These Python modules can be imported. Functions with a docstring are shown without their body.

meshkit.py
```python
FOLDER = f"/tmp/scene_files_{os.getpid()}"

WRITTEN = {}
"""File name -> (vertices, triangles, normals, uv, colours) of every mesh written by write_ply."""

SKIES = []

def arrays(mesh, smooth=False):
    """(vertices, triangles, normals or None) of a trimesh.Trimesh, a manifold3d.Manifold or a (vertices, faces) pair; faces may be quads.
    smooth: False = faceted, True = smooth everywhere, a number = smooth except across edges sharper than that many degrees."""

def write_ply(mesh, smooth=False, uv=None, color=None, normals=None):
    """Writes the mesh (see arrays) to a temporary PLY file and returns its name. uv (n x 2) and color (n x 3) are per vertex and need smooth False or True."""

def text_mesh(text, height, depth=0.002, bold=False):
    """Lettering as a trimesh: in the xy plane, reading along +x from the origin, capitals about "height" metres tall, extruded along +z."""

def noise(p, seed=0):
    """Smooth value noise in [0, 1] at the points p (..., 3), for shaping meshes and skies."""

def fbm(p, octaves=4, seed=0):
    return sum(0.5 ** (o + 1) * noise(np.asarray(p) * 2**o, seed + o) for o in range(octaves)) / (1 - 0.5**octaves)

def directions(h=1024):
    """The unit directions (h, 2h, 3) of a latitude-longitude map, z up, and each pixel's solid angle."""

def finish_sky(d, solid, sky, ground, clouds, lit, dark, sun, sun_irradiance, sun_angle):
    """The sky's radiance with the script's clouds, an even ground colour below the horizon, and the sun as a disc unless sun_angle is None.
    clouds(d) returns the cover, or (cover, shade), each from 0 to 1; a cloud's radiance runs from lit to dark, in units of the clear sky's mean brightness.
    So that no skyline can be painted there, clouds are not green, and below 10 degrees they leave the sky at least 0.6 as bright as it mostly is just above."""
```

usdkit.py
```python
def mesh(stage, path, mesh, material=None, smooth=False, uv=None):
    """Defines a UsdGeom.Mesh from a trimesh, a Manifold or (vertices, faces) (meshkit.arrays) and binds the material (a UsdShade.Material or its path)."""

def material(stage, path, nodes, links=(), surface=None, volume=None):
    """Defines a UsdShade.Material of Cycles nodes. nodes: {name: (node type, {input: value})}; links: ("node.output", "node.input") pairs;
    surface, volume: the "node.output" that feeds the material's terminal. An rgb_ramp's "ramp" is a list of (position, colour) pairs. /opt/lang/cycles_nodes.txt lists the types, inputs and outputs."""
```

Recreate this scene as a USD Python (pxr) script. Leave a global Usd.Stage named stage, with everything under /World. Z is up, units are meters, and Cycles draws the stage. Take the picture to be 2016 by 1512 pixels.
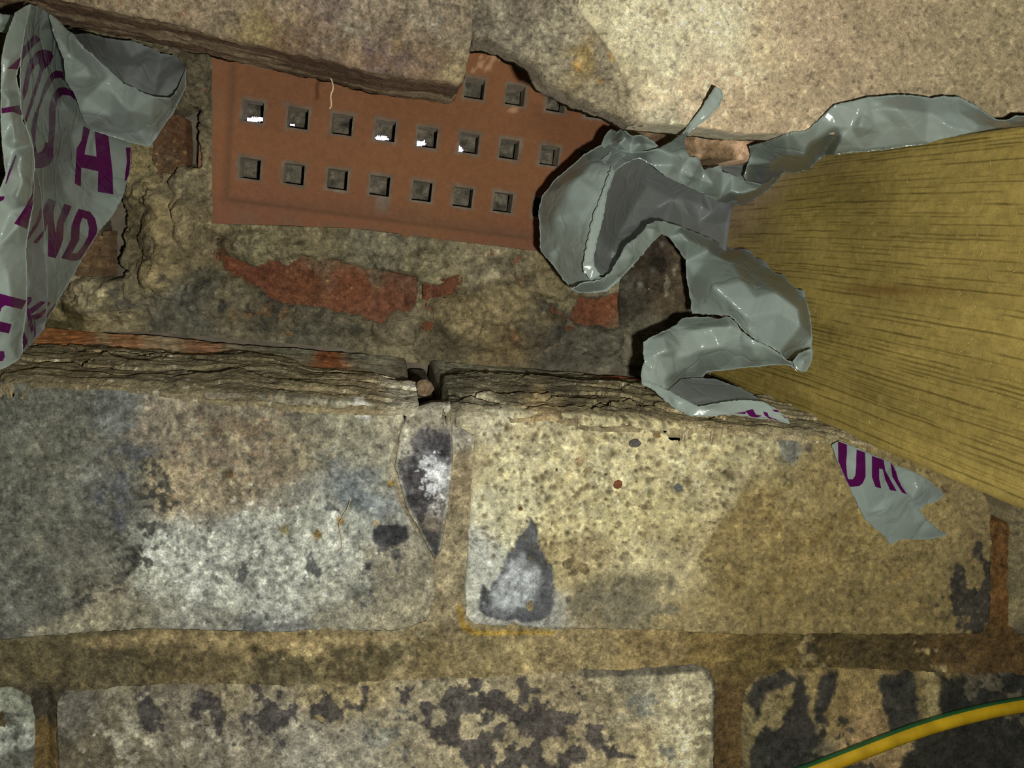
import math
import numpy as np
import shapely
import trimesh
import manifold3d as m3
from scipy.spatial import Delaunay
from scipy.interpolate import LinearNDInterpolator
from shapely.geometry import Polygon, LineString, Point
from pxr import Usd, UsdGeom, UsdLux, UsdShade, Gf, Sdf, Vt
import usdkit
import meshkit

stage = Usd.Stage.CreateInMemory()
UsdGeom.SetStageUpAxis(stage, UsdGeom.Tokens.z)
UsdGeom.Xform.Define(stage, '/World')
UsdGeom.Scope.Define(stage, '/World/Looks')

# ------------------------------------------------------------------ camera, sky, flash, exposure
EYE = np.array([0.0, 0.0, 0.45])          # the phone, 25 cm from the wall (the wall's face is y = .25)
YAW, PITCH, ROLL, FOC = .1819, -.1685, .1236, 1500.0
cy, sy, cp, sp, cr, sr = np.cos(YAW), np.sin(YAW), np.cos(PITCH), np.sin(PITCH), np.cos(ROLL), np.sin(ROLL)
F_ = np.array([sy * cp, cy * cp, sp]); r_ = np.array([cy, -sy, 0.0]); u_ = np.cross(r_, F_)
R_, U_ = r_ * cr + u_ * sr, -r_ * sr + u_ * cr
cam = UsdGeom.Camera.Define(stage, '/World/camera')
cam.CreateHorizontalApertureAttr(36.0); cam.CreateVerticalApertureAttr(27.0)
cam.CreateFocalLengthAttr(36.0 * FOC / 2016); cam.CreateClippingRangeAttr(Gf.Vec2f(0.01, 100.0))
B_ = -F_
cam.AddTransformOp().Set(Gf.Matrix4d(*R_, 0, *U_, 0, *B_, 0, *EYE, 1))
cam.CreateExposureAttr(0.0)

dome = UsdLux.DomeLight.Define(stage, '/World/sky')      # overcast daylight outside, seen only through the air brick
dome.CreateColorAttr(Gf.Vec3f(.62, .52, 1.0)); dome.CreateIntensityAttr(1.3)

FLASH = EYE + R_ * .022 - U_ * .014                        # the phone's flash, beside the lens
PEAK = 1.30                                               # what it gives at 25 cm, square on
fl = UsdLux.DiskLight.Define(stage, '/World/flash_lamp')
fl.CreateRadiusAttr(.0035); fl.CreateColorAttr(Gf.Vec3f(1.0, .97, .86))
fl.CreateIntensityAttr(PEAK * .0625 / .0035 ** 2); fl.CreateNormalizeAttr(False)
fl.AddTransformOp().Set(Gf.Matrix4d(*R_, 0, *U_, 0, *B_, 0, *FLASH, 1))      # looks the way the lens looks

# ------------------------------------------------------------------ helpers: pixels of the photograph <-> points in the place
def ray(p):
    p = np.asarray(p, float)
    return F_ * FOC + R_ * (p[..., :1] - 1008) - U_ * (p[..., 1:2] - 756)
def onY(p, Y):
    r = ray(p); return EYE + r * (np.asarray(Y) / r[..., 1])[..., None]
def depX(p, X):
    r = ray(p); return X / r[..., 0] * r[..., 1]
def depZ(p, Z):
    r = ray(p); return Z / r[..., 2] * r[..., 1]
def pix(P):
    d = np.asarray(P) - EYE; z = d @ F_
    return np.stack([1008 + FOC * (d @ R_) / z, 756 - FOC * (d @ U_) / z], -1)
def T(x, y, s, pts):
    """points read off an enlarged crop of the photograph"""
    return [(x + p[0] / s, y + p[1] / s) + tuple(p[2:]) for p in pts]
def lin(c):
    c = np.asarray(c, float) / 255
    return np.where(c < .04045, c / 12.92, ((c + .055) / 1.055) ** 2.4)
FLASHC = np.array([1.0, .97, .86])
def tone(rgb):
    """the photograph is less red than it seems at a glance"""
    c = np.array(rgb, float); d = np.maximum(c[..., 0] - c[..., 1], 0)
    e = d - d * np.interp(d, [10, 40, 70], [.72, .62, .52]); a = np.clip(d / 50, .35, 1)
    c[..., 0] -= e * a; c[..., 1] += e * (1 - a); return c
def albedo(P, N, rgb, low=.0):
    """surface colour of a spot that looks like rgb in the flash"""
    rgb = tone(rgb)
    d = FLASH - P; L = np.linalg.norm(d, axis=-1, keepdims=True)
    e = PEAK * .0625 * np.maximum((d / L * N).sum(-1, keepdims=True), .22) / L ** 2 * FLASHC * np.clip(-(d / L) @ F_, .3, 1)[..., None]
    return np.clip(lin(rgb) / (e + low), .008, .82)
def fb(p, s, o=4, seed=0):
    q = np.asarray(p, float) / s
    if q.shape[-1] == 2: q = np.concatenate([q, np.zeros(q.shape[:-1] + (1,))], -1)
    return meshkit.fbm(q + 50, o, seed) - .5
def sst(a, b, x):
    t = np.clip((x - a) / (b - a), 0, 1); return t * t * (3 - 2 * t)
def sdf(poly, p):
    """signed distance, positive inside"""
    pts = shapely.points(p[:, 0], p[:, 1])
    d = shapely.distance(poly.exterior, pts)
    return np.where(shapely.contains_xy(poly, p[:, 0], p[:, 1]), d, -d)
def warp(p, seed=0, amps=((60, 26), (16, 9))):
    q = p.copy()
    for k, (s, a) in enumerate(amps):
        q = q + np.stack([fb(p, s, 3, seed + 11 * k), fb(p, s, 3, seed + 11 * k + 5)], -1) * 2 * a
    return q
def anchors(p, A, seed=0, power=2.2, soft=14., amps=((60, 26), (16, 9))):
    """colours between spots of known colour, with ragged patches"""
    q = warp(p, seed, amps)
    xy = np.array([a[:2] for a in A], float); c = np.array([a[2] for a in A], float)
    out = np.zeros((len(p), 3))
    for i in range(0, len(p), 20000):
        d2 = ((q[i:i + 20000, None] - xy) ** 2).sum(-1) + soft ** 2
        w = d2 ** -power; out[i:i + 20000] = (w / w.sum(1, keepdims=True)) @ c
    return out
def patch(c, p, poly, rgb, feather=4., jag=6., seed=0, amt=1., scale=22):
    d = sdf(Polygon(poly).buffer(0), warp(p, seed, ((scale, jag), (scale / 4, jag / 3))))
    m = (sst(-feather, feather, d) * amt)[:, None]
    return c * (1 - m) + np.asarray(rgb, float) * m
def flakes(c, p, spots, rgb, scale=26, seed=0, level=.5, aspect=1., amt=.8, soft=.06):
    """ragged flaked patches where the spots (x, y, radius) are"""
    g = np.full(len(p), -1.)
    for x, y, r in spots:
        g = np.maximum(g, 1 - np.hypot(p[:, 0] - x, p[:, 1] - y) / r)
    n = fb(warp(p, seed + 3, ((14, 5),)) * [1, aspect], scale, 4, seed) * 2.2 + np.clip(g, -.5, 1) * 1.0 - level
    m = (sst(-soft, soft, n) * (g > -.4) * amt)[:, None]
    return c * (1 - m) + np.asarray(rgb, float) * m
def grain(c, p, seed=0, a=.16, s=7, b=.20):
    n = fb(p, s, 3, seed) * 2 * a * 1.7 + fb(p, 26, 3, seed + 9) * 2 * b * 1.3
    n = n + sst(.16, .26, fb(p, 9, 2, seed + 3)) * .16 - sst(.17, .28, fb(p, 6, 2, seed + 6)) * .22
    return c * (1 + n)[:, None]

def tri(poly, step, seed=0, shuffle=.25):
    """a polygon filled with an even net of triangles"""
    poly = shapely.segmentize(poly, step)
    rings = [np.array(poly.exterior.coords)[:-1]] + [np.array(r.coords)[:-1] for r in poly.interiors]
    x0, y0, x1, y1 = poly.bounds
    gx, gy = np.meshgrid(np.arange(x0, x1 + step, step), np.arange(y0, y1 + step, step * .87))
    gx = gx + (np.arange(len(gx)) % 2)[:, None] * step / 2
    g = np.stack([gx.ravel(), gy.ravel()], -1)
    g += (np.random.default_rng(seed).random(g.shape) - .5) * step * shuffle
    g = g[shapely.contains_xy(poly.buffer(-step * .45), g[:, 0], g[:, 1])]
    p = np.vstack(rings + [g])
    t = Delaunay(p).simplices
    c = p[t].mean(1)
    t = t[shapely.contains_xy(poly, c[:, 0], c[:, 1])]
    a = p[t]; area = np.cross(a[:, 1] - a[:, 0], a[:, 2] - a[:, 0])
    t[area > 0] = t[area > 0][:, ::-1]            # y grows downwards in the picture: this faces the camera
    t = t[np.abs(area) > 1e-9]
    return p, t, [len(r) for r in rings]

taken = {}
def path_for(name, parent='/World'):
    n = taken[parent, name] = taken.get((parent, name), -1) + 1
    return f'{parent}/{name}' + (f'_{n:03d}' if n else '')
def info(prim, **kw):
    for k, v in kw.items():
        if v: prim.SetCustomDataByKey(k, v)
def put(name, mesh, mat, parent='/World', smooth=True, paint=None, **kw):
    path = path_for(name, parent)
    m = usdkit.mesh(stage, path, mesh, mat, smooth)
    if paint is not None:
        UsdGeom.PrimvarsAPI(m).CreatePrimvar('paint', Sdf.ValueTypeNames.Color3fArray, 'vertex').Set(Vt.Vec3fArray.FromNumpy(np.asarray(paint, np.float32)))
    info(m.GetPrim(), **kw)
    return path
def thing(name, **kw):
    path = path_for(name)
    info(UsdGeom.Xform.Define(stage, path).GetPrim(), **kw)
    return path

# ------------------------------------------------------------------ materials
def look(name, nodes, links, surface):
    return usdkit.material(stage, '/World/Looks/' + name, nodes, links, surface=surface)
def stone(name, fine=1500., amt=.48, bump=.5, dist=.0012, rough=.92, mid=350., tint=None):
    """masonry: the colour painted on the mesh, with grit and relief too fine for the mesh"""
    return look(name, {
        'g': ('geometry', {}),
        'a': ('attribute', {'attribute': 'paint'}),
        'n1': ('noise_texture', {'scale': fine, 'detail': 3.0, 'roughness': .65}),
        'n2': ('noise_texture', {'scale': mid, 'detail': 5.0, 'roughness': .7}),
        'r1': ('rgb_ramp', {'ramp': [(.25, (1 - amt,) * 3), (.5, (1.0,) * 3), (.75, (1 + amt,) * 3)]}),
        'r2': ('rgb_ramp', {'ramp': [(.3, (1 - amt * .7,) * 3), (.5, (1.0,) * 3), (.7, (1 + amt * .7,) * 3)]}),
        'm1': ('mix', {'mix_type': 'multiply', 'fac': 1.0}),
        'm2': ('mix', {'mix_type': 'multiply', 'fac': 1.0}),
        'h': ('math', {'math_type': 'add'}),
        'b': ('bump', {'strength': bump, 'distance': dist}),
        'p': ('principled_bsdf', {'roughness': rough, 'specular_ior_level': .18, 'diffuse_roughness': .6}),
    }, [('g.position', 'n1.vector'), ('g.position', 'n2.vector'), ('n1.fac', 'r1.fac'), ('n2.fac', 'r2.fac'),
        ('a.color', 'm1.color1'), ('r1.color', 'm1.color2'), ('m1.color', 'm2.color1'), ('r2.color', 'm2.color2'),
        ('m2.color', 'p.base_color'), ('n1.fac', 'h.value1'), ('n2.fac', 'h.value2'), ('h.value', 'b.height'), ('b.normal', 'p.normal')], 'p.BSDF')
def film(name, rgb, trans=.22, rough=.17, crumple=.75):
    """thin carrier-bag plastic"""
    return look(name, {
        'g': ('geometry', {}),
        'n1': ('noise_texture', {'scale': 60.0, 'detail': 2.0}),
        'w': ('vector_math', {'math_type': 'scale', 'scale': .016}),
        'q': ('vector_math', {'math_type': 'add'}),
        'v': ('voronoi_texture', {'scale': 62.0, 'feature': 'distance_to_edge', 'detail': 1.0}),
        'h': ('math', {'math_type': 'minimum', 'value2': .10}),
        'b': ('bump', {'strength': crumple, 'distance': .0022}),
        'p': ('principled_bsdf', {'base_color': rgb, 'roughness': rough, 'specular_ior_level': .55}),
        't': ('translucent_bsdf', {'color': rgb}),
        'x': ('mix_closure', {'fac': trans}),
    }, [('g.position', 'n1.vector'), ('n1.color', 'w.vector1'), ('w.vector', 'q.vector1'), ('g.position', 'q.vector2'), ('q.vector', 'v.vector'), ('v.distance', 'h.value1'), ('h.value', 'b.height'),
        ('b.normal', 'p.normal'), ('p.BSDF', 'x.closure1'), ('t.BSDF', 'x.closure2')], 'x.closure')
def plain(name, rgb, rough=.8, spec=.3, scale=200., amt=.15, bump=.15):
    return look(name, {
        'g': ('geometry', {}),
        'n': ('noise_texture', {'scale': scale, 'detail': 4.0}),
        'r': ('rgb_ramp', {'ramp': [(.3, tuple(np.array(rgb) * (1 - amt))), (.7, tuple(np.array(rgb) * (1 + amt)))]}),
        'b': ('bump', {'strength': bump, 'distance': .001}),
        'p': ('principled_bsdf', {'roughness': rough, 'specular_ior_level': spec}),
    }, [('g.position', 'n.vector'), ('n.fac', 'r.fac'), ('r.color', 'p.base_color'), ('n.fac', 'b.height'), ('b.normal', 'p.normal')], 'p.BSDF')

M_BRICK = stone('old_brick')
M_PALE = stone('pale_brick', fine=2000., amt=.40, bump=.5)
M_MORTAR = stone('mortar', fine=1300., amt=.48, bump=.8, dist=.0016)
M_SILL = stone('layered_mortar', fine=1400., amt=.35, bump=.9, dist=.0016)
M_BACK = stone('back_mortar', fine=900., amt=.42, bump=.8, dist=.002, mid=250.)
M_TERRA = stone('terracotta', fine=2600., amt=.16, bump=.18, dist=.0008, rough=.8)
M_WOOD = stone('sawn_timber', fine=2600., amt=.30, bump=.45, dist=.0009, rough=.75)
M_FILM = film('grey_plastic', (.36, .435, .41))
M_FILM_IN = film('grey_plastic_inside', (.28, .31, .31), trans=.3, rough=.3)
M_INK = film('purple_ink', (.085, .006, .075), trans=.03)
M_DARK = plain('void_plaster', (.17, .145, .11), scale=120., amt=.4, bump=.4)

# ------------------------------------------------------------------ the two leaves of the wall, around what the photograph shows
NF = np.array([0., -1., 0.])
wall_front = thing('wall_front', kind='structure', label='inner leaf of old stained brickwork in front, with one brick left out')
wall_back = thing('wall_back', kind='structure', label='outer leaf seen through the opening, red brick smeared with lumpy mortar')
def box(x0, x1, y0, y1, z0, z1):
    b = trimesh.creation.box([x1 - x0, y1 - y0, z1 - z0]); b.apply_translation([(x0 + x1) / 2, (y0 + y1) / 2, (z0 + z1) / 2]); return b
W0, W1, D0, TOP = -.9, .95, -1.1, .80
def ring(x0, x1, z0, z1, y0, y1):
    """a slab of wall with a rectangular hole"""
    return trimesh.util.concatenate([box(W0, x0, y0, y1, 0, TOP), box(x1, W1, y0, y1, 0, TOP), box(x0, x1, y0, y1, 0, z0), box(x0, x1, y0, y1, z1, TOP)])
put('masonry', ring(-.258, .315, .225, .655, .253, .356), M_DARK, wall_front, False)
put('masonry', trimesh.util.concatenate([ring(-.086, .25, .38, .588, .368, .47), box(.1335, .26, .4465, .468, .37, .60), box(-.09, .134, .369, .468, .37, .443)]), M_DARK, wall_back, False)

def slab(outline, paint, Y=.25, thick=.03, step=5., relief=None, round_=9., drop=.0012, rows=0, seed=0, jag=2.5, sidepaint=None, rough_side=0.):
    """a block whose face is an outline on the plane y = Y, with depth behind it. paint(pixels) gives what the flash shows."""
    po = shapely.segmentize(Polygon(outline).buffer(0), 8)
    xy = np.array(po.exterior.coords)[:-1]
    xy = xy + np.stack([fb(xy, 14, 3, seed + 1), fb(xy, 14, 3, seed + 2)], -1) * 2 * jag
    po = Polygon(xy).buffer(0)
    if po.geom_type != 'Polygon': po = max(po.geoms, key=lambda g: g.area)
    p, t, rings = tri(po, step, seed)
    d = sdf(po, p)
    h = -drop * (1 - np.sqrt(np.clip(1 - (1 - np.clip(d / round_, 0, 1)) ** 2, 0, 1)))
    if relief is not None: h = h + relief(p, d)
    P = onY(p, Y)
    P[:, 1] -= h
    col = albedo(onY(p, Y), NF, paint(p))
    V, T_, C = [P], [t], [col]
    n = rings[0]; rows = rows or 2; base = len(P)
    prev = np.arange(n)
    rng = np.random.default_rng(seed)
    for k in range(1, rows + 1):
        Q = P[:n].copy(); Q[:, 1] = Q[:, 1] + (thick - 0) * k / rows
        if rough_side:
            nz = fb(Q * [1, 4, 1], .006, 4, seed + 5)
            Q[:, 2] += nz * rough_side; Q[:, 0] += fb(Q, .008, 3, seed + 8) * rough_side
        V.append(Q)
        q = pix(Q)
        C.append(col[:n] if sidepaint is None else np.clip(sidepaint(q, Q), .008, .82))
        cur = base + np.arange(n); base += n
        a, b = prev, np.roll(prev, -1); c, e = cur, np.roll(cur, -1)
        T_ += [np.stack([a, c, b], -1), np.stack([b, c, e], -1)]
        prev = cur
    V.append(V[-1].mean(0, keepdims=True)); C.append(C[-1].mean(0, keepdims=True))
    T_.append(np.stack([prev, np.full(n, base), np.roll(prev, -1)], -1))
    V, T_, C = np.vstack(V), np.vstack(T_), np.vstack(C)
    # the ring may run either way round: make the sides face outwards
    m = trimesh.Trimesh(V, T_, process=False)
    f0 = len(t)
    nrm = np.cross(V[T_[f0:, 1]] - V[T_[f0:, 0]], V[T_[f0:, 2]] - V[T_[f0:, 0]])
    if (nrm[-n:, 1].sum()) < 0: T_[f0:] = T_[f0:, ::-1]
    return (V, T_), C

def rel(a=.0006, s=30., o=4, seed=0, b=.0012, S=160.):
    return lambda p, d: fb(p, s, o, seed) * 2 * a + fb(p, S, 2, seed + 4) * 2 * b

# ---- bricks of the front leaf, lower part
A1 = [(20,800,(84,87,74)),(100,900,(92,92,78)),(60,1050,(84,83,72)),(60,1180,(76,75,68)),(150,1000,(92,91,80)),(200,960,(94,95,92)),(230,800,(100,102,92)),(250,880,(106,101,88)),
 (300,830,(136,122,104)),(400,830,(132,120,100)),(400,900,(134,122,100)),(350,950,(146,128,103)),(450,960,(146,130,106)),(520,860,(130,117,97)),(600,800,(138,130,108)),(560,900,(136,124,100)),
 (600,1000,(140,138,122)),(680,830,(140,135,112)),(740,900,(152,147,126)),(700,970,(122,128,124)),(650,1050,(152,152,138)),(480,1060,(150,152,140)),(330,1080,(148,150,138)),(400,1140,(154,154,142)),
 (560,1130,(145,145,132)),(300,1150,(126,123,106)),(200,1200,(124,113,92)),(450,1200,(140,138,122)),(520,1220,(108,108,102)),(650,1180,(125,120,102)),(760,1150,(136,128,108)),(800,1200,(146,136,112)),(120,1240,(112,108,92)),(780,840,(165,155,130)),(-100,1000,(75,75,72)),(-420,900,(84,76,62)),(-420,1150,(96,86,70))]
def paint1(p):
    c = anchors(p, A1, 1)
    c = patch(c, p, [(-200,740),(190,765),(235,800),(190,850),(255,870),(300,900),(290,960),(303,1020),(270,1040),(276,1090),(262,1130),(225,1140),(214,1170),(160,1175),(166,1190),(130,1205),(60,1235),(-200,1250)], (90,90,78), 8, 12, 3, .6, 40)
    c = patch(c, p, [(300,1050),(360,1035),(420,1045),(520,1010),(600,985),(640,1000),(700,1000),(740,1030),(720,1090),(740,1150),(680,1180),(600,1215),(540,1230),(450,1200),(380,1180),(300,1180),(262,1150),(280,1090)], (174,176,158), 8, 12, 4, .62, 40)
    c = patch(c, p, [(690,795),(725,790),(735,810),(722,830),(705,822)], (192,188,174), 6, 8, 5, .9)
    c = flakes(c, p, [(450,880,260),(280,860,160),(600,850,160)], (98,90,78), 11, 14, .9, 1., .6, .05)
    c = flakes(c, p, [(470,860,200),(350,920,140)], (150,112,88), 14, 15, 1.0, 1., .5, .08)
    c = flakes(c, p, [(500,1100,260),(680,1060,140),(350,1120,120)], (182,182,164), 9, 16, 1.0, 1., .6, .05)
    c = flakes(c, p, [(480,1130,260),(700,1150,160)], (112,112,102), 12, 17, 1.0, 1., .6, .05)
    c = flakes(c, p, [(305,930,48),(312,985,48),(290,1045,45),(268,1095,40),(235,1150,40),(170,1185,40)], (58,58,52), 11, 18, .62, 1., .8)
    c = flakes(c, p, [(100,900,260),(120,1080,220)], (104,102,86), 13, 19, .95, 1., .5, .05)
    c = flakes(c, p, [(220,960,80),(260,890,70),(235,1030,60)], (82,86,92), 24, 21, .75, 1., .5, .1)
    c = patch(c, p, [(60,1240),(130,1210),(165,1193),(222,1172),(300,1190),(310,1262),(60,1262)], (130,123,102), 5, 8, 22, .75)
    c = patch(c, p, [(180,790),(240,760),(270,800),(240,860),(185,850)], (100,104,100), 14, 16, 6, .5)
    c = flakes(c, p, [(300,1030,70),(620,1110,55),(520,1200,60),(760,1090,90),(640,1000,50),(480,1130,40),(700,1180,80)], (78,80,76), 17, 7, 1.02)
    c = flakes(c, p, [(420,870,130),(520,930,110),(380,950,90)], (124,104,90), 22, 8, .8, 1., .55, .12)
    c = flakes(c, p, [(450,880,160),(330,930,100),(600,900,120)], (152,138,110), 13, 9, .95, 1., .6, .1)
    c = patch(c, p, [(738,1040),(765,1034),(800,1037),(803,1060),(770,1077),(745,1075),(736,1060)], (60,61,60), 2.5, 6, 10)
    c = patch(c, p, [(720,1105),(730,1108),(728,1122),(716,1120)], (62,63,60), 2.5, 3, 11)
    c = patch(c, p, [(690,930),(720,915),(750,925),(745,960),(700,965)], (122,130,128), 10, 9, 12, .6)
    for k, (x, y, r, col) in enumerate([(768,952,7,(186,128,52)),(671,1026,8,(150,98,52)),(624,1052,9,(140,106,60)),(740,1030,5,(170,112,56)),(560,1045,9,(156,138,92)),(450,935,10,(118,88,62))]):
        c = patch(c, p, [(x - r, y - r * .6), (x + r * .5, y - r), (x + r, y + r * .5), (x - r * .4, y + r)], col, 3, 4, 300 + k, .85)
    return grain(c, p, 13)
def relief1(p, d):
    h = rel(.0005, 26, 4, 20)(p, d)
    lump = sst(-10, 25, sdf(Polygon([(300,1050),(420,1040),(600,985),(740,1030),(740,1150),(600,1215),(450,1200),(262,1150)]), warp(p, 4)))
    return h + lump * (.0006 + fb(p, 60, 3, 24) * .003)
g, c = slab([(-560,712),(-160,740),(0,752),(200,761),(400,772),(560,780),(700,791),(790,804),(795,830),(778,870),(772,920),(785,985),(815,1040),(845,1085),(856,1130),(858,1180),(840,1225),(780,1243),(600,1250),(300,1240),(0,1262),(-560,1272)], paint1, .2500, .014, 4., relief1, 14, .0014, 2, 1)
FACE1 = g, c

A2 = [(960,830,(188,178,148)),(1050,850,(184,168,132)),(1000,900,(206,194,152)),(1100,920,(200,186,145)),(1200,900,(194,179,138)),(1300,880,(192,175,134)),(1400,880,(182,167,126)),(1480,890,(160,148,112)),(1550,960,(135,118,84)),
 (960,1000,(192,185,152)),(945,1100,(172,172,152)),(1010,1000,(200,190,152)),(1120,1010,(186,171,130)),(1200,1020,(188,174,130)),(1300,1000,(182,167,124)),(1380,960,(172,157,119)),(1100,1100,(172,152,112)),(1150,1080,(164,144,108)),
 (1250,1100,(176,162,126)),(1180,1200,(132,117,90)),(1250,1180,(118,108,84)),(1330,1150,(162,147,112)),(1400,1050,(140,115,78)),(1500,1000,(140,112,73)),(1600,950,(132,110,75)),(1600,1100,(124,101,65)),(1700,1050,(118,98,64)),(1850,1020,(112,93,62)),(1780,1000,(118,98,66)),
 (1800,1120,(98,82,54)),(1850,1180,(86,72,47)),(1450,1150,(128,106,70)),(1550,1200,(112,92,60)),(1700,1200,(92,77,50)),(1900,1100,(84,70,48)),(1900,1010,(96,80,56)),(1350,1220,(140,120,86)),(940,900,(178,160,126)),(1050,1215,(150,148,135))]  # right end: vignetting and flash falloff put into these darker colours
PITS = np.random.default_rng(5)
pit_xy = np.column_stack([PITS.uniform(950, 1500, 420), PITS.uniform(825, 1120, 420), PITS.gamma(2., 1.3, 420) + 1.9])
pit_xy = np.vstack([pit_xy, np.column_stack([PITS.uniform(1400, 1930, 260), PITS.uniform(900, 1240, 260), PITS.gamma(2., 1.0, 260) + 1.4])])
def pits(p):
    from scipy.spatial import cKDTree
    m = np.zeros(len(p)); tr = cKDTree(p)
    for x, y, r in pit_xy:
        i = tr.query_ball_point((x, y), r + 3)
        if i: m[i] = np.maximum(m[i], np.clip(1.2 - np.hypot(p[i, 0] - x, p[i, 1] - y) / r, 0, 1))
    return m
def paint2(p):
    c = anchors(p, A2, 2)
    c = patch(c, p, [(1490,880),(1440,960),(1385,1040),(1350,1120),(1345,1180),(1420,1260),(1980,1260),(2000,900),(1640,870)], (120,99,64), 7, 16, 31, .3, 45)
    c = patch(c, p, [(1480,885),(1500,900),(1440,985),(1385,1075),(1352,1150),(1330,1140),(1365,1040),(1420,960)], (176,160,124), 7, 9, 32, .6, 30)
    c = patch(c, p, [(1528,862),(1562,860),(1578,885),(1560,912),(1530,905)], (100,100,90), 6, 7, 37, .9)
    c = patch(c, p, [(1585,865),(1600,872),(1598,895),(1582,888)], (82,72,62), 4, 4, 38, .9)
    c = flakes(c, p, [(1200,1180,120),(1150,1190,60),(1300,1190,70)], (112,104,84), 24, 39, .75)
    c = flakes(c, p, [(1050,900,160),(1200,960,160),(1350,900,120),(1020,1010,100)], (206,196,158), 12, 40, .82, 1., .6, .12)
    c = flakes(c, p, [(1100,1060,100),(1130,930,140),(1280,1050,120),(1400,900,90)], (164,144,104), 16, 41, .95, 1., .55, .12)
    c = flakes(c, p, [(1910,1185,70),(1950,1120,60),(1930,1225,55),(1885,1140,40)], (46,42,36), 20, 42, .5, .7, .95)
    c = flakes(c, p, [(1600,1050,250),(1750,1150,200),(1500,1150,150)], (112,88,54), 18, 43, 1.05)
    c = patch(c, p, [(925,1030),(960,1040),(985,1110),(965,1160),(985,1225),(925,1228)], (176,176,162), 14, 10, 33, .75)
    c = patch(c, p, [(1045,1016),(1058,1045),(1062,1085),(1088,1115),(1093,1160),(1088,1200),(1065,1222),(1000,1224),(945,1212),(950,1180),(975,1140),(1000,1090),(1025,1050)], (84,86,86), 3, 7, 34, .95)
    c = patch(c, p, [(1000,1110),(1035,1100),(1065,1140),(1050,1180),(1010,1210),(960,1200),(975,1160)], (172,176,170), 16, 14, 35, .9)
    c = patch(c, p, [(948,1150),(965,1165),(958,1195),(946,1180)], (70,70,68), 3, 5, 36)
    m = pits(p)[:, None] * .75
    c = c * (1 - m) + np.array((88, 74, 52.)) * m
    return grain(c, p, 44, .13, 6, .12)
def relief2(p, d):
    h = rel(.0005, 22, 4, 50)(p, d) - pits(p) * .0009
    m = sst(-20, 20, sdf(Polygon([(1490,880),(1440,960),(1385,1040),(1350,1120),(1345,1180),(1420,1260),(1990,1260),(2000,900),(1640,870)]), warp(p, 31)))
    q = sst(-6, 10, sdf(Polygon([(1045,1016),(1062,1085),(1093,1160),(1065,1222),(945,1212),(1000,1090)]), warp(p, 34)))
    return h + m * (.0012 + fb(p, 12, 3, 51) * .0018) - q * .0004
g, c = slab([(900,812),(960,806),(1080,813),(1200,823),(1290,829),(1350,836),(1500,850),(1649,864),(1744,876),(1837,884),(1915,890),(1950,1000),(1950,1090),(1948,1225),(1930,1250),(1700,1250),(1480,1252),(1300,1245),(1090,1242),(935,1236),(917,1215),(915,1160),(922,1050),(930,920),(934,860),(896,840)], paint2, .2500, .014, 3.5, relief2, 13, .0016, 2, 2)
FACE2 = g, c

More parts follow.
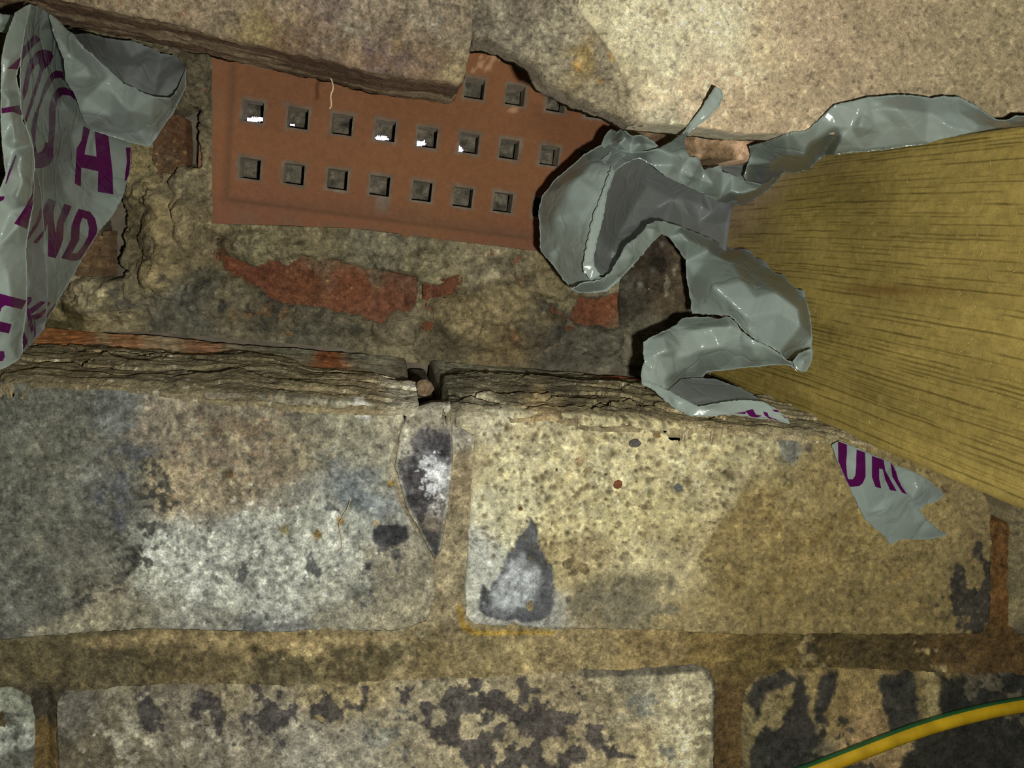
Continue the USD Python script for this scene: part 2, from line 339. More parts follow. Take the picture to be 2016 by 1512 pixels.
AC = [(860,825,(165,155,132)),(830,870,(96,93,92)),(865,885,(74,71,75)),(850,920,(196,200,194)),(872,945,(175,176,168)),(815,925,(84,81,79)),(830,980,(95,92,88)),(862,1000,(142,138,128)),(850,1040,(126,113,96)),(800,860,(188,180,156)),(860,1075,(60,60,58)),(845,1060,(64,62,60)),(812,840,(150,140,118))]
def paintc(p):
    c = anchors(p, AC, 3, 2., 10., ((30, 12), (10, 6)))
    c = flakes(c, p, [(830,940,55),(820,990,50),(865,870,40)], (72,68,68), 11, 60, .5)
    c = flakes(c, p, [(855,925,45),(865,960,40)], (206,208,202), 9, 61, .5)
    e = sdf(Polygon([(800,815),(890,806),(893,900),(883,1000),(868,1090),(856,1105),(832,1060),(800,1000),(777,920),(788,860)]), p)
    m = sst(9, 2, e)[:, None] * .65
    return grain(c * (1 - m) + np.array((182, 174, 150.)) * m, p, 62)
g, c = slab([(802,815),(850,800),(888,797),(893,900),(883,1000),(868,1090),(856,1105),(832,1060),(800,1000),(777,920),(786,860)], paintc, .2494, .008, 3., rel(.0006, 14, 4, 63, .0008, 80), 7, .0014, 2, 3)
put('stone', g, M_BRICK, wall_front, True, c, label='narrow black and white stone chip wedged in the upright joint')

AL1 = [(20,1380,(110,112,95)),(30,1450,(126,129,115)),(40,1510,(88,88,77)),(-60,1450,(100,100,88))]
def paintl1(p):
    c = anchors(p, AL1, 4)
    return grain(flakes(c, p, [(20,1420,50),(40,1500,50)], (66,66,58), 16, 65, .7), p, 66)
g, c = slab([(-560,1350),(20,1352),(58,1372),(66,1420),(68,1700),(-560,1700)], paintl1, .2503, .1, 5., rel(.0006, 24, 4, 67), 12, .0018, 2, 4)
put('brick', g, M_BRICK, wall_front, True, c)

AL2 = [(150,1400,(92,88,76)),(250,1380,(116,109,89)),(200,1470,(90,82,66)),(350,1400,(111,103,87)),(450,1380,(128,115,92)),(500,1450,(122,113,96)),(600,1500,(142,137,120)),(700,1480,(136,129,111)),(800,1420,(140,128,105)),
 (900,1400,(146,133,106)),(1000,1480,(141,126,99)),(1100,1400,(141,123,96)),(1200,1400,(141,126,99)),(1250,1380,(132,124,102)),(1340,1380,(164,152,122)),(1330,1450,(166,151,119)),(1250,1480,(146,129,99)),(1380,1450,(115,105,82)),(700,1350,(140,122,90)),(400,1500,(108,100,84)),(130,1500,(78,70,56))]
def paintl2(p):
    c = anchors(p, AL2, 5)
    c = flakes(c, p, [(525,1400,105),(660,1388,80),(885,1400,120),(1000,1400,110),(1090,1430,95),(960,1475,130),(420,1395,70),(1140,1480,100),(1020,1500,120),(300,1400,60)], (60,55,54), 24, 70, .62)
    c = flakes(c, p, [(250,1450,120),(420,1470,130),(580,1450,80)], (140,134,116), 18, 71, .8)
    c = flakes(c, p, [(1330,1400,90),(1340,1460,80)], (178,164,132), 15, 72, .65)
    c = flakes(c, p, [(1260,1400,90),(1310,1480,60),(760,1440,130)], (104,104,92), 20, 73, .95)
    e = sdf(Polygon([(104,1370),(300,1356),(600,1352),(1000,1335),(1380,1318),(1408,1340),(1412,1640),(108,1640)]), warp(p, 74, ((20, 4),)))
    m = (sst(9, 3, e) * (p[:, 0] > 1150))[:, None] * .8
    c = c * (1 - m) + np.array((70, 66, 56.)) * m
    return grain(c, p, 75)
def relief_l2(p, d):
    base = flakes(np.zeros((len(p), 3)), p, [(525,1400,105),(660,1388,80),(885,1400,120),(1000,1400,110),(1090,1430,95),(960,1475,130),(420,1395,70),(1140,1480,100),(1020,1500,120),(300,1400,60)], (1,1,1), 24, 70, .62)[:, 0]
    return rel(.0005, 24, 4, 76)(p, d) - base * .0005
g, c = slab([(106,1385),(125,1362),(300,1352),(600,1348),(1000,1330),(1370,1312),(1402,1325),(1412,1350),(1406,1700),(114,1700)], paintl2, .2500, .1, 3.6, relief_l2, 14, .0020, 2, 5)
put('brick', g, M_BRICK, wall_front, True, c, label='long brick in the lowest course with flaking black patches')

AL3 = [(1500,1400,(112,96,66)),(1560,1370,(106,89,59)),(1650,1400,(112,89,59)),(1700,1450,(116,89,63)),(1830,1400,(92,77,51)),(1900,1400,(66,60,48)),(1980,1400,(60,55,45)),(1600,1480,(78,70,54)),(1650,1340,(104,84,54)),(1850,1340,(92,74,48)),(1950,1500,(52,48,40)),(2080,1450,(50,46,38))]
def paintl3(p):
    c = anchors(p, AL3, 6)
    for k, q in enumerate([[(1474,1380),(1484,1350),(1500,1334),(1560,1322),(1570,1340),(1540,1350),(1514,1366),(1498,1400),(1482,1425)], [(1486,1450),(1530,1428),(1556,1392),(1566,1330),(1584,1330),(1594,1400),(1606,1470),(1570,1520),(1510,1580),(1470,1560)],
                           [(1614,1328),(1656,1324),(1638,1372),(1622,1440),(1602,1425)], [(1732,1324),(1804,1320),(1812,1400),(1800,1445),(1760,1442),(1738,1402)]]):
        c = patch(c, p, q, (38,37,33), 4, 12, 180 + k, .9, 26)
    c = flakes(c, p, [(1520,1490,90),(1580,1500,80),(1690,1530,80),(1640,1450,60),(1770,1380,70)], (40,39,34), 18, 80, .72, .7, .85)
    c = patch(c, p, [(1690,1660),(1770,1520),(1815,1440),(1850,1400),(1856,1334),(2250,1330),(2250,1660)], (26,26,22), 5, 14, 84, .9)
    c = flakes(c, p, [(1930,1350,110),(2000,1400,60)], (66,58,46), 18, 87, .95)
    c = patch(c, p, [(1822,1310),(1850,1310),(1848,1390),(1828,1420)], (126,110,76), 5, 8, 81, .8)
    return grain(c, p, 82)
g, c = slab([(1470,1360),(1495,1335),(1560,1322),(1700,1322),(1850,1328),(2400,1336),(2400,1700),(1466,1700),(1465,1450)], paintl3, .2502, .1, 4., rel(.0006, 20, 4, 83), 13, .0022, 2, 6)
put('brick', g, M_BRICK, wall_front, True, c, label='dark brick with black tar patches above the yellow cable')

def paintb3(p): return grain(anchors(p, [(2010,1200,(84,74,53)),(2100,1100,(90,78,56)),(2040,1230,(60,54,42))], 7), p, 85)
g, c = slab([(1992,920),(2400,950),(2400,1260),(2010,1254),(1990,1235),(1990,1100)], paintb3, .2502, .1, 5., rel(.0006, 20, 4, 86), 10, .002, 2, 7)
put('brick', g, M_BRICK, wall_front, True, c)

# ---- mortar between them, nearly flush
AM = [(50,1300,(82,73,52)),(200,1310,(84,74,53)),(350,1290,(104,88,63)),(550,1270,(138,114,79)),(550,1315,(96,86,64)),(700,1300,(119,101,73)),(850,1290,(131,111,79)),(1000,1290,(136,116,83)),(1150,1280,(141,119,86)),(1300,1280,(131,106,73)),
 (1400,1290,(116,91,56)),(1500,1290,(88,70,42)),(1650,1290,(70,56,34)),(1800,1290,(64,50,31)),(1900,1280,(74,52,32)),(1980,1290,(68,46,28)),(1440,1420,(80,57,37)),(1430,1500,(74,52,32)),(85,1450,(92,69,43)),(74,1400,(56,50,41)),(1965,1150,(88,52,29)),
 (912,830,(168,160,140)),(908,950,(150,130,102)),(897,1050,(148,132,104)),(882,1130,(148,132,104)),(876,1200,(142,124,97)),(780,830,(160,148,122)),(765,900,(158,145,118)),(800,1240,(140,128,100)),(-100,1300,(90,78,56)),(2100,1290,(80,54,32))]
def paintm(p):
    c = anchors(p, AM, 8)
    c = flakes(c, p, [(560,1310,110),(220,1320,120),(700,1310,80)], (88,78,58), 24, 90, .8)
    c = flakes(c, p, [(80,1310,140),(300,1320,160),(550,1320,150),(760,1315,140)], (80,68,48), 20, 97, .72, .8, .65, .1)
    c = patch(c, p, [(150,1262),(320,1244),(460,1252),(640,1256),(800,1246),(860,1262),(700,1274),(520,1276),(330,1268),(190,1280)], (156,130,94), 8, 9, 98, .65)
    c = flakes(c, p, [(1550,1290,90),(1700,1290,90),(1900,1285,90)], (58,46,32), 14, 99, .9, 1., .6)
    c = flakes(c, p, [(1830,1290,40),(1600,1300,60),(1850,1330,40),(1590,1270,40)], (132,112,78), 14, 91, .8)
    c = flakes(c, p, [(1000,1290,120),(830,1220,80),(620,1265,100)], (158,136,98), 18, 92, .9)
    c = patch(c, p, [(898,1190),(908,1192),(914,1220),(935,1240),(1090,1244),(1090,1249),(930,1250),(908,1238)], (176,128,56), 2, 3, 93, .85)
    c = patch(c, p, [(1590,1270),(1612,1268),(1616,1290),(1596,1296)], (48,42,32), 4, 5, 94, .9)
    return grain(c, p, 95)
def relief_m(p, d):
    j = np.exp(-((p[:, 1] - 1290) / 34) ** 2) * sst(1250, 1500, p[:, 0]) * .0022 + np.exp(-((p[:, 0] - 1440) / 26) ** 2) * (p[:, 1] > 1310) * .002 + np.exp(-((p[:, 0] - 86) / 14) ** 2) * (p[:, 1] > 1350) * .0025
    return rel(.0006, 24, 4, 96, .0010)(p, d) - j
g, c = slab([(-600,900),(720,900),(735,830),(800,832),(860,840),(905,830),(985,830),(1000,900),(1800,1000),(2420,1100),(2420,1740),(-600,1740)], paintm, .2513, .03, 4.5, relief_m, 10, .001, 2, 8, 0)
put('mortar', g, M_MORTAR, wall_front, True, c)

# rubble stones showing in the faces
def pebble(parent, px, py, rx, ry, Y, rgb, seed, name='pebble', lab=None):
    m = trimesh.creation.icosphere(2)
    v = m.vertices * (1 + fb(m.vertices, .7, 3, seed) * .5)[:, None]
    c0 = onY(np.array([[px, py]], float), Y)[0]
    s = Y / FOC
    P = c0 + v * [rx * s, min(rx, ry) * s * .55, ry * s]
    col = albedo(np.tile(c0, (len(P), 1)), NF, np.tile(np.array(rgb, float), (len(P), 1)) * (1 + fb(v, .4, 3, seed)[:, None] * .7))
    put(name, (P, m.faces), M_BRICK, parent, True, col, label=lab)
for k, (x, y, rx, ry, rgb) in enumerate([(1216, 953, 11, 10, (150,70,48)), (1250, 872, 13, 10, (92,86,80)), (1120, 922, 8, 7, (168,128,98)), (1335, 960, 10, 9, (92,92,86)), (1293, 858, 9, 6, (150,108,76)), (1025, 1002, 6, 6, (108,76,48)),
        (1095, 925, 4, 6, (80,66,58)), (1193, 932, 5, 5, (78,74,62)), (1140, 908, 10, 11, (178,142,108)), (1700, 1095, 9, 8, (150,118,84)), (1905, 1085, 10, 9, (140,112,82)), (1450, 905, 9, 8, (150,136,112))]):
    pebble(wall_front, x, y, rx, ry, .2502, rgb, 100 + k, 'pebble', 'small red stone set in the pale brick' if k == 0 else None)

# ---- the top of the front leaf: a cracked layered bed of mortar, bare brick behind it
SILL = -.0546
def sill_edge(x):   # the slight fall of the course along the wall
    return np.interp(x, [-.2, -.11, -.05, .01, .1, .17, .3], [-.0585, -.0570, -.0548, -.0546, -.0525, -.0528, -.052])
def back_edge_px():
    L = [(-420,640),(60,664),(112,668),(200,670),(300,680),(430,688),(470,684),(520,690),(570,700),(600,714),(640,722),(700,728),(760,736),(815,744),(823,767),(830,772)]
    Rr = [(888,772),(880,750),(863,728),(934,724),(986,728),(1033,734),(1105,736),(1144,742),(1208,748),(1255,750),(1500,765),(1800,790)]
    return L, Rr
LP, RP = back_edge_px()
def xy_of(pts):
    q = np.array(pts, float); P = onY(q, depZ(q, np.interp(q[:, 0], [0, 400, 1300], [-.0565, -.0548, -.053]))); return P[:, 0], P[:, 1]
ASL = [(60,690,(104,92,70)),(100,700,(106,93,71)),(300,720,(112,100,77)),(500,740,(120,106,81)),(700,760,(134,116,88)),(800,755,(186,176,150)),(640,775,(140,122,92)),(1000,760,(110,100,77)),(1200,770,(126,111,83)),(1400,810,(152,132,99)),
 (950,795,(156,144,118)),(1060,792,(168,138,102)),(900,770,(104,96,76)),(1100,750,(98,90,70)),(1550,850,(140,124,96)),(450,700,(110,98,74)),(150,735,(112,96,72)),(600,720,(118,104,78))]
CRACKS = [[(885,802),(930,791),(1000,788),(1060,790),(1110,796),(1160,801),(1200,808),(1240,801),(1265,815),(1330,803)], [(870,752),(930,745),(1010,752),(1080,757),(1150,768),(1230,776),(1290,790)], [(1000,806),(1120,813),(1200,819)], [(1250,790),(1320,806),(1400,822)],
          [(330,752),(430,747),(470,738),(485,741),(520,752),(600,765),(700,772),(800,786)], [(60,716),(120,722),(165,724),(195,712),(208,703),(222,712),(260,722),(330,728)], [(560,752),(660,760),(760,768)], [(20,735),(140,738),(250,744)]]
def YY_(XX, Y, lx, ly): return Y - np.interp(XX, lx, ly)
def bed(pts, x0, x1, seed, name_label):
    bx, by = xy_of(pts)
    o = np.argsort(bx, kind='stable')
    NX, NY = int((x1 - x0) / .00045), 150
    X = np.linspace(x0, x1, NX)
    if seed == 1:
        back = np.interp(X, bx[:14], by[:14]); back = np.where(X > bx[13], np.interp(X, [bx[13], x1], [by[13], .262]), back)
    else:
        back = np.interp(X, bx[2:], by[2:]); back = np.where(X < bx[2], np.interp(X, [x0, bx[2]], [.266, by[2]]), back)
    X1 = np.stack([X * 0, X * 0, X], -1)
    back = back + fb(X1, .012, 4, seed) * .008 + fb(X1, .004, 3, seed + 1) * .003
    t = np.linspace(0, 1, NY)
    front = .2488 + fb(X1, .02, 3, seed + 2) * .003
    Y = front + (back - front) * t[:, None]
    XX = np.broadcast_to(X, Y.shape)
    S = np.stack([XX, Y, XX * 0], -1)
    sw = S.copy(); sw[..., 1] += fb(S, .03, 3, seed + 3) * .02
    # layers broken off one above the other: terraces running along the wall
    q = (sw[..., 1] - .25) / .06 * 2.2 + fb(sw * [1, 1.4, 1], .042, 6, seed + 5) * 2.4
    fl_ = np.floor(q); fr = q - fl_
    stepz = np.clip((fl_ + sst(.0, .06, fr)) / 2.6, -.4, 1.)
    zz = sill_edge(XX) + stepz * .0026 + .0006 - .0034 * sst(.55, 1., t)[:, None] + fb(S * [1, 1.2, 1], .012, 3, seed + 6) * .0026 + fb(S * [1, 1.2, 1], .0025, 3, seed + 7) * .0008
    # a fissure under some of the layers
    gap = np.exp(-((fr - .02) / .022) ** 2) * sst(.0, .12, fb(S, .05, 2, seed + 8) + .06)
    zz -= gap * .0038
    # the larger cracks, where the photograph shows them: a deep slit behind a lifted lip
    for ck in CRACKS:
        cx, cyy = xy_of(ck); lx = np.linspace(cx.min(), cx.max(), 120); ly = np.interp(lx, cx, cyy)
        lx3 = np.stack([lx, lx * 0 + 7, lx * 0], -1); ly = ly + fb(lx3, .006, 3, 77) * .0045
        dy = YY_(XX, Y, lx, ly); k_ = sst(.04, .13, t)[:, None] * sst(cx.min() - .001, cx.min() + .008, XX) * sst(cx.max() + .001, cx.max() - .008, XX)
        zz -= k_ * .0065 * np.exp(-((dy - .0008) / .0009) ** 2); zz += k_ * .0015 * np.exp(-np.abs(dy) / .004) * (dy < 0)
    # front lip rolls over the face of the bricks
    lip = sst(.16, 0., t)[:, None]
    zz = zz - sst(.05, 0., t)[:, None] * .0022 * (1 + fb(S, .01, 2, seed + 9))
    zz = zz - sst(.985, 1., t)[:, None] * .004
    V = np.stack([XX, Y, zz], -1)
    V[-1, :, 2] -= .004
    V[0, :, 1] += .0008; V[0, :, 2] -= .0014
    V[..., 2] += EYE[2]
    i = np.arange(NX * NY).reshape(NY, NX)
    a, b, c_, d = i[:-1, :-1].ravel(), i[:-1, 1:].ravel(), i[1:, 1:].ravel(), i[1:, :-1].ravel()
    Fc = np.vstack([np.stack([a, b, c_], -1), np.stack([a, c_, d], -1)])
    V = V.reshape(-1, 3); p = pix(V)
    speck = sst(.27, .31, fb(S.reshape(-1, 3), .0016, 2, seed + 40))[:, None] * .55
    rgb = .88 * grain(anchors(p, ASL, 100 + seed, amps=((50, 20), (14, 8))), p * [1, 1.6], 101, .12, 8, .12)
    rgb = rgb * (1 - speck) + np.array((190, 182, 160.)) * speck
    N = np.tile(np.array([0, -.42, .9]), (len(V), 1))
    col = albedo(V, N, rgb, .05)
    put('mortar_bed', (V, Fc), M_SILL, wall_front, True, col, label=name_label)
bed(LP, -.262, .0155, 1, 'cracked mortar bed left of the gap, white at its right end')
bed(RP, .0235, .31, 20, 'cracked flaking mortar bed right of the gap')

# bare brick tops behind the beds, one each side of the joint
AST = [(150,655,(156,78,46)),(250,660,(150,88,60)),(200,642,(120,102,80)),(330,655,(136,112,90)),(410,672,(140,88,64)),(470,665,(112,104,86)),(560,680,(92,88,72)),(640,712,(146,66,40)),(610,690,(98,94,78)),(760,700,(104,99,82)),(700,680,(96,92,76)),
 (900,715,(104,101,85)),(1000,712,(98,95,80)),(1100,725,(95,88,70)),(1200,742,(150,62,38)),(1250,745,(150,62,40)),(1180,725,(100,88,70)),(820,700,(60,52,42))]
def top(x0, x1, seed, face=None, mat=None, lab=None, low=0.):
    NX, NY = int((x1 - x0) / .0008), 60
    X, Yv = np.linspace(x0, x1, NX), np.linspace(.288, .361, NY)
    XX, YY = np.meshgrid(X, Yv)
    S = np.stack([XX, YY, XX * 0], -1)
    e = np.minimum(XX - x0, x1 - XX)
    zz = -low + np.interp(XX, [-.2, -.1, 0, .13, .3], [-.0576, -.0556, -.0546, -.0532, -.0528]) + fb(S, .012, 3, seed) * .0014 + fb(S, .003, 3, seed + 1) * .0006 - .0025 * (1 - np.clip(e / .003, 0, 1)) ** 2
    V = np.stack([XX, YY, zz + EYE[2]], -1)
    V[:, 0, 2] -= .06; V[:, -1, 2] -= .06; V[0, :, 2] -= .06; V[-1, :, 2] -= .03
    i = np.arange(NX * NY).reshape(NY, NX)
    a, b, c_, d = i[:-1, :-1].ravel(), i[:-1, 1:].ravel(), i[1:, 1:].ravel(), i[1:, :-1].ravel()
    V = V.reshape(-1, 3); p = pix(V)
    rgb = grain(anchors(p, AST, 110 + seed, amps=((40, 14), (12, 6))), p, 111, .12, 8, .1)
    col = albedo(V, np.tile(np.array([0, -.3, .95]), (len(V), 1)), rgb, .10)
    Fc = np.vstack([np.stack([a, b, c_], -1), np.stack([a, c_, d], -1)])
    if face is not None:       # the same brick's face in front of the mortar bed
        (fv, ff), fc = face
        V, Fc, col = np.vstack([fv, V]), np.vstack([ff, Fc + len(fv)]), np.vstack([fc, col])
    put('brick' if face is not None else 'mortar', (V, Fc), mat or M_MORTAR, wall_front, True, col, label=lab)
top(-.262, .0150, 1, FACE1, M_BRICK, 'wide slate-grey and brown stained brick under the sill on the left')
top(.0245, .31, 9, FACE2, M_PALE, 'pale yellow pitted brick with a dark wedge-shaped stain')
top(.0145, .0250, 5, low=.0045)
pebble(wall_front, 836, 764, 17, 17, .272, (118, 92, 72), 130, 'pebble', 'brown lump of brick lying in the gap between the beds')

# ---- blocks over the opening
AU = [(100,10,(120,98,78)),(300,10,(124,104,84)),(450,40,(122,102,84)),(560,20,(128,106,88)),(600,70,(118,92,76)),(700,40,(130,112,94)),(700,110,(128,100,80)),(800,60,(126,104,86)),(850,120,(122,92,74)),(820,20,(136,120,100)),(900,60,(130,112,92)),(900,140,(134,114,86)),(520,70,(128,106,76)),(650,20,(120,98,88)),(760,100,(116,92,86)),(-100,-40,(110,90,72))]
def paintu(p):
    c = anchors(p, AU, 9)
    c = flakes(c, p, [(500,60,120),(560,30,80),(760,90,100)], (144,122,84), 14, 120, .95, 1., .5, .15)
    c = flakes(c, p, [(850,110,90),(640,90,100),(780,60,90),(880,40,60)], (104,84,72), 20, 121, .8, 1., .5, .15)
    c = flakes(c, p, [(560,60,200),(740,110,160),(300,20,200),(850,130,90)], (120,82,62), 30, 124, 1.0, 1., .5, .2)
    c = flakes(c, p, [(850,50,80),(690,60,80)], (146,138,120), 10, 122, 1.0, 1., .6, .1)
    return grain(c, p, 123, .16, 7, .12)
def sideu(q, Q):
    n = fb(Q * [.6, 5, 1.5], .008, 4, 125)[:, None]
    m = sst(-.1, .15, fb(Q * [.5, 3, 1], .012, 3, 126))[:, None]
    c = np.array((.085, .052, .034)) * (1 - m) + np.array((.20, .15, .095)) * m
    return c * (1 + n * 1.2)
g, c = slab([(-560,-440),(985,-440),(945,0),(928,80),(914,158),(900,166),(877,158),(752,145),(636,114),(461,76),(350,47),(150,4),(-560,-136)], paintu, .2500, .037, 4., rel(.0007, 24, 4, 127), 9, .0016, 26, 9, 3., sideu, .0022)
put('brick', g, M_BRICK, wall_front, True, c, label='rough brown brick over the opening, its broken underside showing')

AP = [(1180,20,(190,176,142)),(1250,60,(204,192,158)),(1350,40,(206,192,160)),(1430,60,(206,190,158)),(1300,120,(200,188,154)),(1250,140,(176,160,128)),(1480,100,(186,164,132)),(1500,30,(184,160,130)),(1600,50,(168,142,116)),(1650,100,(162,136,110)),(1750,50,(152,128,102)),(1900,60,(140,120,94)),(1950,150,(134,114,88)),
 (1300,190,(206,180,146)),(1380,160,(208,178,146)),(1400,230,(200,168,138)),(1480,210,(186,156,126)),(1550,200,(172,146,118)),(1300,230,(168,158,130)),(1650,170,(162,136,110)),(1800,150,(148,126,100)),(2000,40,(134,116,90)),(2100,100,(128,110,86)),(1230,200,(170,150,120))]
def paintp(p):
    c = anchors(p, AP, 10, amps=((70, 30), (18, 8)))
    c = patch(c, p, [(1140,-40),(1500,-40),(1485,40),(1475,110),(1440,135),(1330,150),(1260,140),(1210,90)], (206,193,160), 14, 14, 131, .5, 40)
    c = flakes(c, p, [(1300,190,120),(1400,190,120),(1450,150,80)], (216,200,168), 9, 132, .7, 1., .5, .15)
    c = flakes(c, p, [(1400,200,140),(1560,120,160),(1680,80,140)], (178,148,120), 15, 133, .85, 1., .4, .2)
    c = flakes(c, p, [(1300,20,60),(1350,70,30),(1450,110,60)], (170,150,118), 12, 134, 1.05)
    return grain(c, p, 135, .09, 5, .07)
def sidep(q, Q):
    m = sst(-.1, .1, fb(Q, .01, 3, 136))[:, None]
    return (np.array((.42, .39, .29)) * (1 - m) + np.array((.50, .44, .33)) * m) * (1 + fb(Q, .003, 3, 137)[:, None] * .5)
g, c = slab([(1010,-440),(2420,-440),(2420,330),(2250,320),(1960,268),(1905,232),(1690,224),(1655,262),(1474,262),(1400,252),(1322,244),(1262,240),(1246,225),(1240,170),(1205,100),(1140,15)], paintp, .2490, .020, 4., rel(.0003, 26, 4, 138, .0008), 10, .0012, 8, 10, 3., sidep, .0008)
put('brick', g, M_PALE, wall_front, True, c, label='large pale cream and pink block over the opening on the right')

AG = [(980,30,(136,124,104)),(1050,80,(142,130,108)),(1100,130,(148,134,110)),(1140,120,(150,120,80)),(1180,180,(142,126,102)),(1110,60,(150,137,114)),(1220,215,(150,134,108)),(1010,0,(112,98,84)),(940,50,(112,100,84)),(1200,120,(146,130,106))]
def paintg(p):
    c = anchors(p, AG, 11)
    for k, (x, y, r) in enumerate([(1138,130,11),(1246,178,9),(1205,112,8),(1183,160,6)]):
        c = patch(c, p, [(x - r, y - r * .8), (x + r * .6, y - r), (x + r, y + r * .5), (x, y + r * 1.2)], (196,142,86), 3, 3, 140 + k)
    return grain(c, p, 145, .16, 6, .1)
g, c = slab([(975,-440),(1080,-440),(1140,-100),(1200,40),(1260,130),(1290,236),(1250,240),(1228,233),(1198,216),(1147,201),(1102,169),(1077,161),(1052,127),(1030,110),(985,86),(960,79),(930,78),(922,60)], paintg, .2508, .014, 4., rel(.0012, 12, 4, 146, .0014, 60), 9, .0028, 4, 11, 4., lambda q, Q: np.tile(np.array((.26, .22, .165)), (len(q), 1)) * (1 + fb(Q, .004, 3, 147)[:, None]), .003)
put('mortar', g, M_MORTAR, wall_front, True, c, label='rough grey broken mortar at the left end of the pale block')

# the pink brick set back under the pale block
g, c = slab([(1316,220),(1480,245),(1530,252),(1530,318),(1480,316),(1420,312),(1376,314),(1352,296),(1336,262)], lambda p: grain(flakes(anchors(p, [(1380,285,(176,132,102)),(1450,295,(186,138,108)),(1360,280,(130,92,72)),(1300,240,(140,112,84)),(1420,308,(120,88,66))], 12), p, [(1370,280,40),(1400,310,40)], (112,80,60), 14, 150, .7), p, 151), .296, .06, 5., rel(.0008, 18, 4, 152), 10, .002, 4, 12)
put('brick', g, M_PALE, wall_front, True, c, label='pinkish brick set back in the shade under the pale block')

# ------------------------------------------------------------------ the outer leaf, behind
YB = .360
red_exposed = [T(0, 450, 2.24, [(985,128),(1050,130),(1110,168),(1210,145),(1260,165),(1340,128),(1500,150),(1740,190),(1838,215),(1836,280),(1806,370),(1740,372),(1660,412),(1600,384),(1500,362),(1440,338),(1350,332),(1250,312),(1180,282),(1100,236),(1060,206),(995,172)]),
               T(700, 450, 2.52, [(308,258),(400,285),(500,248),(515,322),(400,334),(318,372)]),
               T(700, 450, 2.52, [(1110,338),(1200,352),(1320,318),(1330,482),(1260,505),(1200,480),(1090,466),(1058,432)]),
               T(700, 450, 2.52, [(945,385),(985,400),(1020,432),(980,430)]),
               T(0, 0, 2, [(630,480),(690,446),(735,452),(738,600),(712,688),(660,660),(632,590)]),
               [(150,470),(214,462),(212,538),(160,542)]]
exposed = shapely.union_all([Polygon(q).buffer(0) for q in red_exposed])
dark_zones = shapely.union_all([Polygon(q) for q in ([(362,225),(392,220),(390,320),(372,330),(360,300)], [(212,280),(246,285),(244,420),(238,540),(212,545),(205,420)])])
lumps = [(340,455,62,70,.011),(330,530,52,45,.010),(375,370,34,52,.009),(300,380,30,30,.007),(385,440,30,60,.008),(320,395,24,20,.006),(205,590,80,55,.010),(500,480,60,24,.006),(585,490,50,22,.006),(450,585,90,45,.007),(600,640,120,40,.006),
 (780,645,48,34,.010),(760,480,40,26,.005),(840,515,40,26,.006),(960,535,60,34,.006),(985,595,70,46,.013),(900,615,50,50,.010),(1050,640,60,45,.010),(1090,560,60,30,.007),(1180,660,50,40,.006),(930,660,90,40,.008),(1150,560,50,30,.006),(270,330,20,80,.004),(470,500,40,30,.005),(840,570,16,14,.008),(680,515,60,20,.004),(350,200,30,60,.006),(300,560,50,40,.006)]
def back_height(p):
    q = warp(p, 200, ((30, 9), (9, 4)))
    h = .0015 + fb(p, 40, 4, 201) * .008 + fb(p, 11, 3, 202) * .0045
    for x, y, rx, ry, a in lumps:
        r2 = ((q[:, 0] - x) / rx) ** 2 + ((q[:, 1] - y) / ry) ** 2
        h = h + a * np.clip(1 - r2, 0, 1) ** .55
    h = h - np.exp(-(fb(q, 70, 3, 203) / .012) ** 2) * .0035
    pts = shapely.points(q[:, 0], q[:, 1])
    d = np.where(shapely.contains_xy(exposed, q[:, 0], q[:, 1]), -shapely.distance(exposed.boundary, pts), shapely.distance(exposed, pts))
    h = np.where(d < 0, -.004, h * np.clip(.35 + d / 14, 0, 1) + .0014)
    dd = shapely.distance(dark_zones, pts)
    h = h * sst(-8, 40, np.interp(p[:, 0], FOOT[:, 0], FOOT[:, 1]) - p[:, 1]) 
    return h - .014 * sst(6, 0, dd)
AB = [(340,430,(136,116,84)),(330,520,(140,120,88)),(300,380,(128,112,82)),(375,370,(124,110,84)),(385,450,(122,106,80)),(200,590,(124,112,84)),(260,620,(118,106,80)),(150,610,(108,94,66)),(420,560,(98,90,70)),(500,480,(128,118,88)),(600,490,(126,112,84)),(760,480,(130,122,98)),
 (450,585,(108,98,76)),(380,600,(88,86,72)),(550,620,(104,94,74)),(650,640,(100,92,74)),(720,640,(112,100,78)),(780,645,(134,120,94)),(840,520,(132,120,92)),(960,530,(138,124,98)),(985,595,(140,120,88)),(900,610,(138,118,86)),(1050,620,(120,104,78)),(1050,660,(96,84,66)),(1000,670,(120,98,70)),(1090,560,(124,108,80)),(1180,670,(96,90,74)),(1100,690,(86,80,66)),
 (870,660,(104,92,70)),(450,500,(112,94,70)),(270,300,(118,102,72)),(345,200,(96,84,64)),(380,150,(88,78,60)),(230,560,(110,100,76)),(280,480,(96,84,62)),(255,420,(100,86,62)),(180,560,(134,118,92)),(1180,540,(120,108,84)),(330,620,(92,88,72)),(600,655,(92,86,70))]
